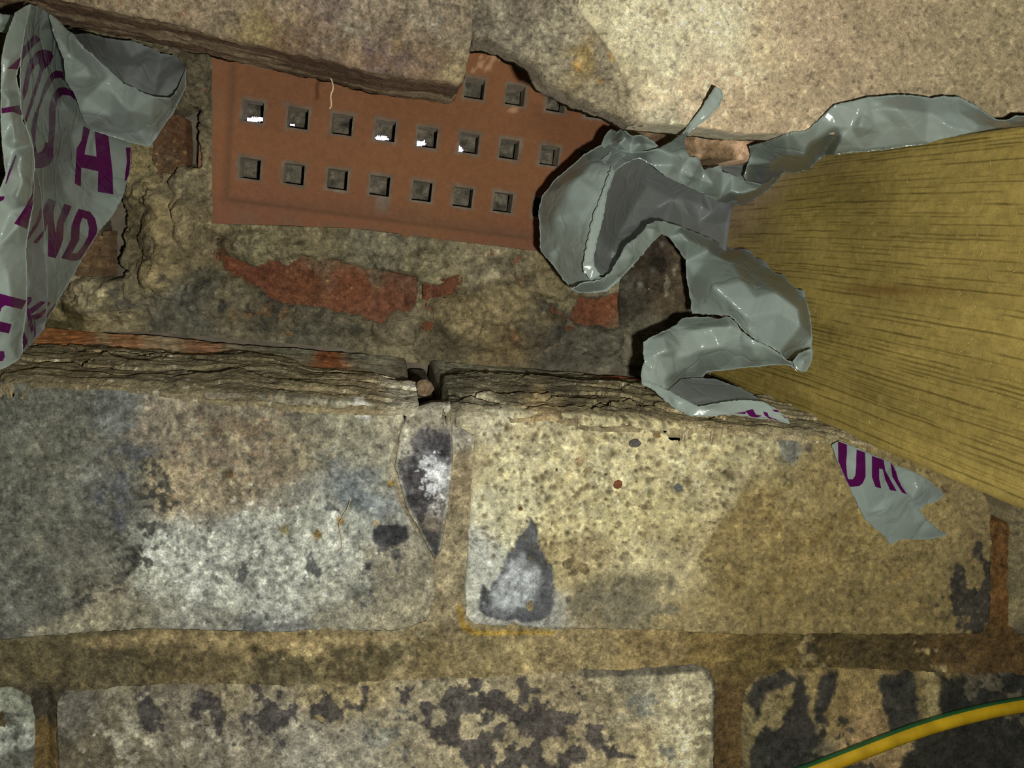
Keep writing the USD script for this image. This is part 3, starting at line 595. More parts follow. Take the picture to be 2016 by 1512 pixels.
def paintb(p):
    c = anchors(p, AB, 13, amps=((40, 18), (12, 7)))
    c = flakes(c, p, [(300,600,120),(420,580,90),(1100,640,90),(560,600,90),(700,650,70)], (76,72,60), 26, 204, .8)
    c = flakes(c, p, [(560,625,100),(480,610,60),(1000,660,60)], (140,96,68), 14, 205, 1.05)
    c = flakes(c, p, [(200,590,90),(960,540,90),(760,480,60),(500,480,60)], (156,142,112), 13, 206, .9)
    c = flakes(c, p, [(150,625,50),(110,650,50)], (60,54,32), 20, 207, .5)
    c = patch(c, p, [(203,425),(212,300),(236,280),(256,284),(258,330),(246,430),(240,545),(203,548)], (44,41,33), 7, 7, 212, .85)  # groove shade put into the mortar colour; the recess alone stays lit
    c = patch(c, p, [(430,490),(455,488),(450,515),(428,512)], (100,52,36), 6, 8, 208, .8)
    return grain(c, p, 209, .14, 8, .16) * .86
FOOT = np.array([(-420,660),(-190,648),(112,643),(210,637),(330,639),(446,650),(560,660),(670,668),(760,690),(830,702),(875,705),(1041,709),(1212,722),(1400,728)], float)
po = Polygon([(-420,60),(420,60),(420,440),(700,450),(1100,500),(1395,500)] + [(x, y + 16) for x, y in FOOT[::-1]])
p, t, rings = tri(po, 4.2, 30)
P = onY(p, YB); P[:, 1] -= back_height(p)
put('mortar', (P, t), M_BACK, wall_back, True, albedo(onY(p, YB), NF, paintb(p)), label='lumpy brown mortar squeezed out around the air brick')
def red_brick(name, outline, A, seed, Y=YB - .0010, lab=None, mat=M_BRICK):
    def pt(q):
        c = anchors(q, A, seed)
        c = flakes(c, q, [(q[:, 0].mean(), q[:, 1].mean(), 400)], (150,112,70), 7, seed + 1, 1.5)
        c = flakes(c, q, [(q[:, 0].mean(), q[:, 1].mean(), 400)], (84,62,50), 22, seed + 2, 1.5)
        return grain(c, q, seed + 3, .13, 7, .12) * .92
    g, c = slab(outline, pt, Y, .09, 4., rel(.0005, 22, 4, seed + 4, .0004), 10, .0016, 3, seed)
    put('brick', g, mat, wall_back, True, c, label=lab)
RED = (134, 62, 40)
red_brick('brick', [(425,470),(560,490),(700,520),(822,545),(824,590),(812,665),(420,625)], [(480,525,(128,60,40)),(600,550,RED),(700,560,(138,64,42)),(780,590,(134,66,46)),(620,525,(108,84,66)),(740,535,(98,80,64)),(520,520,(124,58,40)),(800,560,(112,66,50))], 220, lab='red brick with a mortar-smeared face below the air brick')
red_brick('brick', [(832,530),(1000,540),(1232,560),(1236,690),(830,680)], [(870,565,(126,62,42)),(1170,610,(132,60,40)),(1200,600,(140,66,42)),(1080,610,(110,56,40)),(1210,660,(100,76,58))], 230, lab='red brick partly buried in mortar beside the dark brick end')
red_brick('brick', [(296,235),(320,226),(350,222),(364,232),(368,300),(362,360),(310,350),(292,300)], [(335,270,(84,50,37)),(350,300,(90,52,37)),(320,320,(82,58,44))], 240, YB - .003, 'narrow red brick end beside the left edge of the air brick')
red_brick('brick', [(60,440),(216,455),(216,545),(60,556)], [(180,500,(92,66,48)),(120,500,(84,62,46))], 250, YB - .002, 'brown brick end half behind the lettered bag')
def paintd(p):
    c = anchors(p, [(1260,520,(52,42,32)),(1300,480,(56,44,36)),(1320,540,(60,48,38)),(1250,600,(56,50,40)),(1330,600,(74,60,46)),(1240,660,(88,82,66)),(1290,660,(92,86,70)),(1300,560,(54,44,34)),(1350,520,(92,76,56)),(1230,560,(74,70,58))], 14, amps=((30, 12), (8, 5)))
    c = flakes(c, p, [(1340,560,60),(1290,660,70),(1250,680,60)], (112,104,84), 16, 260, .85, .4)
    c = flakes(c, p, [(1290,510,100)], (38,32,26), 14, 261, .8, .35)
    for k, (x, y) in enumerate([(1302,480),(1286,530),(1262,560)]):
        c = patch(c, p, [(x - 5, y - 5), (x + 5, y - 4), (x + 5, y + 5), (x - 4, y + 6)], (96,92,84), 3, 3, 262 + k, .8)
    return grain(c, p, 266)
g, c = slab([(1226,430),(1330,400),(1396,400),(1396,732),(1228,722),(1222,600)], paintd, .3545, .05, 4., rel(.0006, 14, 4, 267, .0006), 8, .002, 3, 15)
put('brick', g, M_BRICK, wall_back, True, c, label='dark brown soot-stained brick end behind the torn bag')

# ------------------------------------------------------------------ the air brick
ab = thing('air_brick', label='terracotta air brick with rows of small square holes, set in the outer leaf', category='air brick')
AX0, AX1, AZ0, AZ1 = -.0832, .1302, .45 - .0042, .45 + .1350
HX, HZ, HP, HV = -.0622, .45 + .0228, .0190, .02412
def mbox(x0, x1, y0, y1, z0, z1): return m3.Manifold.cube([x1 - x0, y1 - y0, z1 - z0]).translate([x0, y0, z0])
def frus(x, z, a, b, y0, y1):
    """square funnel, half width a at y0 and b at y1"""
    return m3.Manifold.hull_points([[x + sx * w, y, z + sz * w] for y, w in ((y0, a), (y1, b)) for sx in (-1, 1) for sz in (-1, 1)])
body = mbox(AX0, AX1, YB, YB + .016, AZ0, AZ1)
rim = m3.Manifold.hull_points([[x, y, z] for y, i in ((YB - .001, .0105), (YB + .0017, .0130)) for x in (AX0 + i, AX1 - i) for z in (AZ0 + i, AZ1 - i)])
cut = [rim]
rngh = np.random.default_rng(3)
for i in range(10):
    for j in range(5):
        x, z = HX + i * HP + rngh.normal(0, .00012), HZ + j * HV + rngh.normal(0, .00012)
        if z > AZ1 - .012: continue
        cut += [frus(x, z, .0043, .0052, YB + .0002, YB + .031), frus(x, z, .0051, .0043, YB + .0008, YB + .0020)]
m = body - m3.Manifold.batch_boolean(cut, m3.OpType.Add)
m = m.refine_to_length(.0022)
mm = m.to_mesh(); V, Fc = np.array(mm.vert_properties[:, :3], float), np.array(mm.tri_verts)
sm = trimesh.graph.smooth_shade(trimesh.Trimesh(V, Fc, process=False), angle=np.radians(20), facet_minarea=None)
V, Fc = np.array(sm.vertices), np.array(sm.faces)
V[:, 1] += fb(V, .02, 3, 300) * .0006
p = pix(V)
rgb = np.tile(np.array((146., 76, 49)), (len(V), 1))
rgb = anchors(p, [(420,300,(148,76,50)),(600,300,(146,76,50)),(800,320,(148,78,50)),(1000,340,(144,76,48)),(1000,120,(146,76,48)),(700,450,(146,74,50)),(1050,500,(138,70,48)),(500,440,(140,72,52)),(550,170,(132,70,46)),(800,200,(138,72,46)),(1150,230,(128,66,42))], 16)
rgb = flakes(rgb, p, [(975,110,40),(1060,105,45),(960,130,50),(1010,215,14),(1180,230,20)], (176,124,92), 12, 301, .75)
rgb = flakes(rgb, p, [(700,350,700)], (176,104,66), 9, 302, 2.0)
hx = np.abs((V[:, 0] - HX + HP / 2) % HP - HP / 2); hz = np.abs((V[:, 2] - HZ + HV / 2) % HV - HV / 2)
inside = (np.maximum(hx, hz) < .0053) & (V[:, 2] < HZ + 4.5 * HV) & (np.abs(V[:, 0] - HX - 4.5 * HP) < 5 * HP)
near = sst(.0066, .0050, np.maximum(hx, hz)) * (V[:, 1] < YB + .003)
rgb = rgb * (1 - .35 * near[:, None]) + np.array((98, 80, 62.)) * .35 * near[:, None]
col = albedo(V * [1, 0, 1] + [0, YB, 0], NF, rgb)
dust = np.array((.23, .19, .145)) * (1 + fb(V, .004, 3, 303)[:, None] * 1.2)
col = np.where((inside & (V[:, 1] > YB + .0012))[:, None], dust, col)
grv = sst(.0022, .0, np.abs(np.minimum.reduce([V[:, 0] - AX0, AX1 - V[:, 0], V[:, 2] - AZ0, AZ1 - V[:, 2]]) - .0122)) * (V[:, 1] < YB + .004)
col = col * (1 - .5 * grv[:, None]) + np.array((.13, .09, .06)) * .5 * grv[:, None]      # darker line along the groove of the rim
put('perforated_face', (V, Fc), M_TERRA, ab, True, col)
# dirt and old mortar choking the cavity behind it, open in a few places where daylight comes in
gx, gz = np.linspace(AX0 - .004, AX1 + .004, 260), np.linspace(AZ0 - .004, AZ1 + .004, 170)
XX, ZZ = np.meshgrid(gx, gz)
Yd = YB + .0245
Yc = Yd + (meshkit.fbm(np.stack([XX, XX * 0, ZZ], -1) / .009 + 9, 4, 310) - .5) * .012
V = np.stack([XX, Yc, ZZ], -1).reshape(-1, 3)
i = np.arange(260 * 170).reshape(170, 260)
a, b, c_, d = i[:-1, :-1].ravel(), i[:-1, 1:].ravel(), i[1:, 1:].ravel(), i[1:, :-1].ravel()
Fc = np.vstack([np.stack([a, b, c_], -1), np.stack([a, c_, d], -1)])
gaps = [[(474,231),(520,231),(520,239),(474,239)], [(739,268),(762,268),(765,276),(739,277)], [(819,277),(836,277),(838,287),(820,288)], [(903,285),(910,291),(911,299),(903,299)], [(566,244),(580,245),(578,249),(566,248)]]
gap = shapely.union_all([Polygon(q) for q in gaps])
ce = pix(V[Fc].mean(1))
keep = ~shapely.contains_xy(gap, ce[:, 0], ce[:, 1])
col = np.array((.19, .17, .13)) * (1 + fb(V, .004, 4, 311)[:, None] * 2.2)
lav = [(476,335,524,352), (732,362,742,376)]
put('cavity_dirt', (V, Fc[keep]), M_BACK, wall_back, True, col, label='dirt and mortar droppings behind the air brick, lit slivers between', kind='stuff')

# ------------------------------------------------------------------ joists
def joist(x0, x1, face, z0, z1, y0, y1, label, seed, grp=None):
    """a sawn timber; face is the x of the side the camera sees"""
    root = thing('joist', label=label, category='joist', group='floor joists')
    s = 1 if face == x0 else -1
    NY, NZ = 460, 560
    Yv = np.r_[np.linspace(y0, -.02, 40)[:-1], np.linspace(-.02, y1, NY - 39)]
    Zv = np.linspace(z0, z1, NZ)
    YY, ZZ = np.meshgrid(Yv, Zv)
    S = np.stack([YY * .07, ZZ, ZZ * 0], -1)
    # growth rings sawn through: long dark hollows, wavering, close together below, wider above
    rg = np.random.default_rng(seed)
    wv = fb(np.stack([YY * .07, ZZ * .35, ZZ * 0], -1), .02, 3, seed) * .006 + fb(np.stack([YY * .6, ZZ, ZZ * 0], -1), .006, 2, seed + 12) * .0005
    hol = np.zeros(YY.shape); zl = z0 + .0006
    while zl < z1:
        on = np.clip(rg.uniform(.25, .8) + fb(np.stack([Yv, Yv * 0 + zl * 90, Yv * 0], -1), rg.uniform(.012, .04), 3, seed + 3) * 4.2, 0, 1)
        i0, i1 = np.searchsorted(Zv, [zl - .008, zl + .008])
        hol[i0:i1] = np.maximum(hol[i0:i1], np.exp(-((ZZ[i0:i1] + wv[i0:i1] - zl) / rg.uniform(.00014, .00030)) ** 2) * on * rg.uniform(.5, 1.))
        zl += rg.uniform(.0008, .0026)
    h = -.0007 * hol + fb(np.stack([YY * .3, ZZ, ZZ * 0], -1), .0016, 3, seed + 4) * .00075 + fb(np.stack([YY, ZZ, ZZ * 0], -1), .02, 2, seed + 5) * .0008
    e = np.minimum(ZZ - z0, z1 - ZZ); h = h - .0015 * (1 - np.clip(e / .002, 0, 1)) ** 2
    lift = np.interp(Yv, [.17, .30], [0., .0045]) * (1 if s > 0 else 0)
    V = np.stack([face - s * h, YY, ZZ + lift * (ZZ - z0) / (z1 - z0)], -1).reshape(-1, 3)
    i = np.arange(NY * NZ).reshape(NZ, NY)
    a, b, c_, d = i[:-1, :-1].ravel(), i[:-1, 1:].ravel(), i[1:, 1:].ravel(), i[1:, :-1].ravel()
    Fc = np.vstack([np.stack([a, d, c_], -1), np.stack([a, c_, b], -1)])
    if s < 0: Fc = Fc[:, ::-1]
    base = np.array((.285, .218, .062)); darkc = np.array((.050, .036, .008)); brown = np.array((.16, .085, .025))
    n = fb(np.stack([YY * .2, ZZ, ZZ * 0], -1), .008, 4, seed + 6).reshape(-1, 1)
    n2 = fb(np.stack([YY, ZZ, ZZ * 0], -1), .05, 3, seed + 7).reshape(-1, 1)
    hl = hol.reshape(-1, 1)
    col = base * (1 + n * .7 + n2 * .5) * (1 - hl * .8) + darkc * hl * .8
    fibre = sst(.18, .3, fb(np.stack([YY * .35, ZZ, ZZ * 0], -1), .0022, 3, seed + 8)).reshape(-1, 1)
    col = col * (1 - fibre * .35) + np.array((.36, .29, .10)) * fibre * .35
    p = pix(V)
    st = np.exp(-((p[:, 0] - 1760) / 110) ** 2 - ((p[:, 1] - 572 - (p[:, 0] - 1760) * .03) / 11) ** 2)[:, None] * (1 if s > 0 else 0)
    col = col * (1 - st * .75) + brown * st * .75
    # the other three sides and the ends
    bx = box(x0, x1, y0, y1, z0 + .0004, z1 - .0004)
    bx.vertices[:, 0] = np.where(np.abs(bx.vertices[:, 0] - face) < 1e-6, face + s * .0012, bx.vertices[:, 0])
    VV = np.vstack([V, bx.vertices]); FF = np.vstack([Fc, bx.faces + len(V)])
    CC = np.vstack([col, np.tile(base * .9, (len(bx.vertices), 1))])
    put('timber', (VV, FF), M_WOOD, root, True, CC)
    return root
JX = .178
jr = joist(JX, JX + .047, JX, .45 - .0522, .45 + .0532, -.45, .440, 'olive green sawn timber joist coming out of the wall on the right', 400)
jl = joist(-.172, -.125, -.125, .45 - .0540, .45 + .0440, -.45, .275, 'timber joist end wrapped in the lettered bag at the left edge', 430)
# splinters raised by the saw
rs = np.random.default_rng(8)
sp = []
while len(sp) < 260:
    q = np.array([rs.uniform(1440, 2010), rs.uniform(280, 1000)])
    Y = depX(q[None], JX)[0]; P0 = onY(q[None], np.array([Y]))[0]
    if not (.45 - .050 < P0[2] < .45 + .050): continue
    ln, wd = rs.uniform(.0006, .0022), rs.uniform(.0001, .00022)
    a = rs.normal(.0, .6)
    dv = np.array([-.12, np.cos(a), np.sin(a)]) * ln; nv = np.array([0, -np.sin(a), np.cos(a)]) * wd
    x = P0 + [-.0003, 0, 0]
    v = np.array([x - nv, x + nv, x + dv, x + [-.0002, 0, 0]])
    sp.append(trimesh.Trimesh(v, [[0, 1, 2], [0, 2, 3], [1, 3, 2], [0, 3, 1]], process=False))
M_SPLINT = plain('splinters', (.42, .35, .13), .7)
put('splinters', trimesh.util.concatenate(sp), M_SPLINT, jr, False, kind='stuff', label='tiny pale wood fibres raised by the saw')

# ------------------------------------------------------------------ torn carrier bags
def joist_y(p): return depX(p, JX)
def sheet(outline, inner=(), step=4., wrinkle=.0006, seed=0, jag=1.6, wscale=60, facet=.0010, gap=56, bead=.00026):
    """a sheet of plastic: an outline and inner points (px, py, depth). depth: metres from the eye along the wall's normal; a negative depth -d lies d mm in front of the joist; ('z', h) lies on height h"""
    C = []
    for x, y, d in list(outline) + list(inner):
        q = np.array([[x, y]], float)
        if isinstance(d, tuple): d = depZ(q, d[1])[0]
        elif d < 0: d = joist_y(q)[0] + d / 1000
        C.append((x, y, d))
    C = np.array(C)
    n = len(outline)
    po = shapely.segmentize(Polygon(C[:n, :2]).buffer(0), 3.)
    if po.geom_type != 'Polygon': po = max(po.geoms, key=lambda g: g.area)
    xy = np.array(po.exterior.coords)[:-1]
    xy = xy + np.stack([fb(xy, 5, 2, seed + 1), fb(xy, 5, 2, seed + 2)], -1) * 2 * jag
    po = Polygon(xy).buffer(0)
    if po.geom_type != 'Polygon': po = max(po.geoms, key=lambda g: g.area)
    # depths run straight between the points given: flat facets with creases, as in crumpled film
    far = np.array([(x, y) for x in (-4000, 6000) for y in (-4000, 6000)], float)
    k = np.argmin(((far[:, None] - C[None, :, :2]) ** 2).sum(-1), 1)
    f = LinearNDInterpolator(np.vstack([C[:, :2], far]), np.r_[1 / C[:, 2], 1 / C[k, 2]])
    # crumple: more points, pushed in and out a little, so that the facets are small and their creases sharp
    rng = np.random.default_rng(seed); x0, y0, x1, y1 = po.bounds
    e = rng.uniform((x0, y0), (x1, y1), (int((x1 - x0) * (y1 - y0) / gap ** 2 * 1.3) + 4, 2))
    e = e[shapely.contains_xy(po.buffer(-6), e[:, 0], e[:, 1])]
    ed = f(e) + rng.normal(0, facet, len(e)) / np.maximum(1 / f(e), .1) ** 2 if len(e) else np.zeros(0)
    f2 = LinearNDInterpolator(np.vstack([C[:, :2], far, e]), np.r_[1 / C[:, 2], 1 / C[k, 2], ed])
    def depth(p):
        d = np.mean([f(p + o) for o in ((0, 0), (5, 0), (-5, 0), (0, 5), (0, -5))] + [f2(p + o) for o in ((0, 0), (0, 0), (1.5, 0), (-1.5, 0), (0, 1.5), (0, -1.5))], 0)
        return 1 / d - fb(p, 30, 3, seed + 4) * wrinkle * .8
    p, t, rings = tri(po, step, seed)
    P = onY(p, depth(p))
    # the cut edge of the film is drawn out and curls into a thin bead
    L = P[:rings[0]]; tg = np.roll(L, -1, 0) - np.roll(L, 1, 0); tg /= np.linalg.norm(tg, axis=1, keepdims=True) + 1e-12
    n1 = np.cross(tg, F_); n1 /= np.linalg.norm(n1, axis=1, keepdims=True) + 1e-9; n2 = np.cross(tg, n1)
    a = np.arange(5) * 2 * np.pi / 5
    rad = bead * (1 + fb(p[:rings[0]], 9, 2, seed + 7) * 1.2)[:, None, None]
    V = (L[:, None] + rad * (np.cos(a)[None, :, None] * n1[:, None] + np.sin(a)[None, :, None] * n2[:, None])).reshape(-1, 3)
    i = np.arange(len(V)).reshape(-1, 5) + len(P); j = np.roll(i, -1, 0)
    q = np.stack([i, np.roll(i, -1, 1), np.roll(j, -1, 1), j], -1).reshape(-1, 4)
    return (np.vstack([P, V]), np.vstack([t, q[:, [0, 1, 2]], q[:, [0, 2, 3]]])), depth, po
def print_on(depth, po, polys, step=4., lift=.00035):
    out = []
    for q in polys:
        g = Polygon(q[0], [q[1]]) if isinstance(q[0][0], (list, tuple)) else Polygon(q)
        g = g.buffer(0).intersection(po)
        for h in getattr(g, 'geoms', [g]):
            if h.geom_type == 'Polygon' and h.area > 12:
                p, t, _ = tri(h, step)
                out.append(trimesh.Trimesh(onY(p, depth(p) - lift), t, process=False))
    return out

T1 = lambda q: T(0, 0, 5.04, q)
T2 = lambda q: T(0, 280, 6.72, q)
T3 = lambda q: T(0, 490, 6.3, q)
bl = thing('plastic_bag', label='grey carrier bag printed with purple capital letters, wrapped round the joist at the left edge', category='plastic bag', group='plastic bags round the joist ends')
letters = []
# lettered side
side, ds, ps = sheet(T1([(290,100,.246),(310,48,.25),(370,60,.256),(430,100,.262),(500,150,.268),(560,250,.285),(700,600,.306),(860,780,.318),(1000,1000,.330),(1250,1300,.338)]) + T2([(1690,-60,.338),(1725,40,.336),(1722,300,.333),(1690,480,.328),(1620,720,.32),(1500,950,.314),(1300,1180,.306),(1200,1350,.302),(1060,1560,.298)])
    + T3([(1000,150,.298),(900,330,.293),(710,660,.284),(580,870,.276),(565,890,.274),(585,600,.268),(575,300,.266),(555,0,.265)]) + T2([(590,1300,.264),(570,1080,.262),(545,700,.258),(500,460,.256),(460,350,.252),(450,200,.25),(430,0,.249)])
    + T1([(340,1512,.249),(270,1280,.248),(215,1130,.245),(200,940,.244),(200,700,.243),(215,500,.242),(250,260,.243)]),
    T1([(400,300,.266),(420,600,.268),(480,900,.27),(600,1100,.286),(420,1250,.266),(700,1350,.302),(350,1000,.258),(560,700,.286),(660,860,.300)]) + T2([(1000,200,.308),(720,300,.284),(820,600,.292),(1080,600,.304),(1300,500,.318),(640,900,.270),(760,1200,.276),(900,1100,.288),(1200,900,.305),(980,1400,.287)]) + T3([(700,300,.276)]), 3.2, .0009, 500, bead=.00013)
put('side', side, M_FILM, bl, 35)
letters += print_on(ds, ps, [
    T1([(350,340),(405,395),(300,490),(225,590),(212,560),(230,470)]),
    T1([(440,490),(510,510),(530,560),(490,640),(430,700),(400,800),(330,1020),(262,1215),(240,1200),(320,950),(370,800),(402,680),(390,630),(350,650),(300,750),(275,900),(232,1000),(225,900),(260,720),(290,610),(370,510)]),
    T1([(560,700),(620,710),(635,800),(600,770),(540,780),(500,840),(440,950),(390,1080),(360,1250),(350,1400),(345,1512),(310,1300),(330,1180),(400,1000),(430,880),(480,770),(520,720)]),
    T1([(580,870),(650,865),(730,910),(752,1000),(700,950),(620,940),(580,980),(555,1080),(550,1250),(530,1440),(525,1512)]) + T2([(705,0),(705,200),(660,290),(580,335),(470,345),(450,150),(440,0),(470,20),(480,100),(500,150),(560,120),(610,0)]) + T1([(480,1420),(490,1300),(490,1080),(520,950)]),
    T2([(1106,-215),(1190,-168),(1150,0),(1118,160),(1278,192),(1253,-142),(1433,-95),(1460,150),(1490,400),(1498,690),(1293,655),(1300,385),(1150,350),(1075,335),(1070,590),(990,545),(1005,250),(1015,80),(1080,-20)]),
    T2([(1665,70),(1730,70),(1730,300),(1690,490),(1650,520),(1660,400),(1680,250)]),
    T2([(650,745),(745,780),(710,900),(710,1000),(735,1210),(760,1060),(800,960),(850,815),(948,845),(890,990),(845,1080),(835,1280),(790,1420),(736,1534),(637,1512),(640,1230),(630,1060),(598,1190),(570,1080),(555,950),(590,840)]),
    [T2([(1040,880),(1190,920),(1260,1010),(1290,1150),(1280,1210),(1180,1370),(1120,1470),(1067,1545),(1020,1566),(940,1566),(811,1534),(900,1370),(940,1280),(945,1110),(990,990)]), T2([(1090,1000),(1150,1020),(1175,1120),(1170,1240),(1100,1370),(1020,1470),(950,1470),(1050,1290),(1055,1100)])],
    T3([(582,655),(632,662),(592,725)]), T3([(712,655),(580,872),(578,822),(660,710)])], 3.5)
# cuff turned out over the back
cuff, dc, pc = sheet(T1([(490,145,.262),(560,190,.266),(640,280,.272),(740,350,.282),(765,400,.286),(830,480,.289),(900,530,.292),(980,610,.295),(1100,720,.299),(1230,840,.303),(1320,870,.306),(1380,910,.308),(1530,965,.311),(1690,975,.315),(1740,930,.319),(1792,830,.326),(1840,690,.334),(1838,870,.334),(1785,970,.332),(1710,1130,.330),(1630,1230,.328),(1570,1330,.328),(1480,1455,.326),(1300,1412,.326),(1090,1345,.324),(940,1300,.320),(860,1240,.312),(800,1090,.302),(745,930,.296),(655,800,.288),(640,600,.280),(540,330,.270)]),
    T1([(900,760,.288),(1100,900,.300),(1300,1100,.304),(850,960,.302),(1500,1150,.313),(1100,1150,.309),(1350,1280,.318),(700,560,.278),(950,880,.300),(1200,1010,.300)]), 3.2, .0010, 520, 1.2, 40)
put('cuff', cuff, M_FILM, bl, 35)
inn, _, _ = sheet(T1([(730,345,.296),(890,338,.318),(1060,385,.328),(1200,400,.334),(1330,415,.338),(1480,470,.342),(1600,545,.344),(1720,545,.345),(1785,600,.343),(1840,690,.336),(1820,850,.332),(1745,960,.330),(1690,1000,.330),(1530,1000,.330),(1380,940,.328),(1230,870,.324),(1100,760,.316),(980,640,.309),(900,560,.304),(830,500,.300),(760,420,.296)]), T1([(1180,560,.328),(1300,560,.337),(1420,650,.332),(1560,760,.338),(1650,780,.333)]), 3.2, .0010, 530, 2.2, 34)
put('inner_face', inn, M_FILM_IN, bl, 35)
fold, df, pf = sheet(T1([(305,45,.245),(240,70,.242),(150,130,.236),(60,380,.230),(20,560,.228),(10,900,.228),(10,1200,.230)]) + T2([(30,0,.231),(55,250,.231),(80,440,.232),(0,620,.231),(-90,700,.230),(-90,1512,.232)]) + T3([(-90,600,.236),(-90,1525,.244),(0,1500,.2455),(100,1450,.247),(230,1370,.250),(280,1290,.254),(275,1100,.254),(300,950,.252),(325,750,.250),(330,600,.249),(330,300,.247),(315,0,.245)])
    + T2([(330,1512,.245),(350,1320,.244),(380,1150,.243),(430,850,.243),(450,600,.242),(440,440,.243),(460,350,.243),(450,200,.242),(430,0,.242)]) + T1([(340,1512,.242),(320,1440,.242),(270,1280,.241),(220,1200,.240),(215,1130,.239),(190,930,.237),(160,760,.236),(200,600,.236),(215,500,.237),(250,260,.240),(290,100,.244)]),
    T1([(100,600,.229),(90,1000,.227),(120,1200,.232),(150,1400,.229)]) + T2([(280,200,.230),(180,100,.233),(300,520,.231),(230,700,.2285),(120,300,.2335),(240,1100,.233),(150,900,.235)]) + T3([(100,300,.2365),(150,700,.238),(120,1200,.244)]), 3.2, .0009, 540, 1.0, 40, bead=.00013)
put('front_fold', fold, M_FILM, bl, 35)
letters += print_on(df, pf, [T1([(78,682),(180,590),(212,562),(180,690)]), T1([(15,1075),(190,1045),(225,1150),(130,1110),(20,1125)]),
    T2([(445,440),(465,440),(500,560),(430,870),(405,960),(360,1150),(188,1075),(270,960),(340,850),(430,680)]), T2([(205,160),(215,190),(90,540),(70,560),(110,400)]), T2([(-60,720),(60,715),(50,760),(-60,820)]),
    T3([(-90,530),(90,580),(330,640),(270,750),(60,700),(20,730),(0,790),(-90,860)]), T3([(-90,880),(145,935),(110,1050),(-90,1005)]), T3([(-90,1262),(50,1270),(60,1340),(30,1395),(-90,1390)])], 3.5)
mid, dm, pm = sheet(T2([(440,400,.2465),(470,350,.2490),(505,460,.2535),(548,700,.2570),(560,900,.2590),(575,1080,.2600),(592,1300,.2620),(604,1512,.2630)]) + T3([(560,0,.263),(580,300,.264),(588,600,.266),(580,750,.270),(570,890,.272),(540,1000,.272),(440,1110,.268),(380,1195,.264),(300,1260,.258),(265,1230,.2565),(275,1100,.2560),(300,950,.254),(325,750,.2525),(330,600,.2520),(330,300,.2505),(315,0,.2490)])
    + T2([(330,1400,.2475),(350,1320,.2470),(380,1150,.2460),(430,850,.2460),(445,600,.2455)]), T2([(500,900,.2535),(470,1200,.2535)]) + T3([(440,300,.257),(400,450,.254),(460,600,.261),(430,800,.258),(380,1000,.263),(480,940,.270)]), 3.0, .0010, 550, .8, 26, bead=.00013)
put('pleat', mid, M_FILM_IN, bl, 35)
letters += print_on(dm, pm, [T2([(548,850),(552,990),(490,1130),(358,1315),(372,1230),(480,1060)]), T2([(582,1170),(570,1230),(492,1342),(440,1325),(540,1210)]), T3([(335,595),(390,600),(395,640),(350,705),(335,720)]), T3([(365,745),(510,650),(565,660),(480,740),(390,810)]),
    T3([(390,830),(480,800),(578,740),(570,770),(510,850),(430,885),(400,865)]), T3([(335,720),(370,760),(400,880),(418,1000),(395,1055),(360,940),(335,800)]), T3([(300,1030),(345,1150),(290,1255),(268,1140),(285,1060)]), T3([(525,1035),(450,1125),(448,1095),(500,1040)]), T3([(428,885),(445,940),(440,1080),(360,1190),(400,1190),(425,1080),(420,940)])], 3.)
stub, _, _ = sheet(T1([(-160,140,.236),(0,148,.238),(135,160,.246),(100,270,.246),(65,325,.246),(0,310,.242),(-160,300,.238)]), T1([(20,220,.239)]), 3.2, .0006, 560)
put('stub', stub, M_FILM, bl, 35)
for l in letters: put('letter', l, M_INK, bl, 35)

T4 = lambda q: T(1040, 160, 3.877, q)
T5 = lambda q: T(1200, 400, 4.582, q)
T6 = lambda q: T(1240, 600, 5.04, q)
T7 = lambda q: T(1400, 160, 3.273, q)
T8 = lambda q: T(1600, 850, 6.3, q)
br = thing('plastic_bag', label='torn grey plastic bag hanging crumpled round the olive joist on the right', category='plastic bag', group='plastic bags round the joist ends')
bulb, _, _ = sheet(T4([(575,480,.306),(500,520,.306),(430,560,.308),(330,650,.312),(200,760,.316),(110,880,.318),(80,990,.318),(90,1080,.317),(95,1290,.312),(190,1400,.306),(270,1512,.300),(345,1595,.296),(420,1617,.292),(600,1600,.286),(700,1500,.284),(560,1500,.279),(480,1470,.276),(450,1420,.276),(440,1330,.276),(455,1250,.277),(470,1150,.278),(490,1080,.279),(510,1010,.280),(530,930,.281),(560,860,.282),(600,780,.284),(620,700,.285),(640,650,.286),(740,560,.290),(660,500,.298)]),
    T4([(260,800,.298),(200,1050,.296),(360,1000,.286),(420,700,.292),(250,1250,.296),(330,1400,.290),(300,900,.292),(480,620,.294),(220,1180,.300),(370,740,.290),(150,1330,.304)]), 4., .0008, 600, 1.4, 60)
put('outer_face', bulb, M_FILM, br, 35)
rim_, _, _ = sheet(T4([(640,650,.284),(655,700,.282),(622,800,.280),(600,850,.279),(578,1000,.277),(545,1120,.2755),(512,1250,.274),(498,1330,.2735),(500,1400,.272),(540,1480,.272),(480,1512,.272),(430,1460,.273),(420,1400,.273),(440,1300,.2735),(470,1150,.275),(510,1000,.277),(560,870,.279),(620,700,.282)]), (), 2.6, .0008, 610, 2.4, 20)
put('torn_rim', rim_, M_FILM, br, 35)
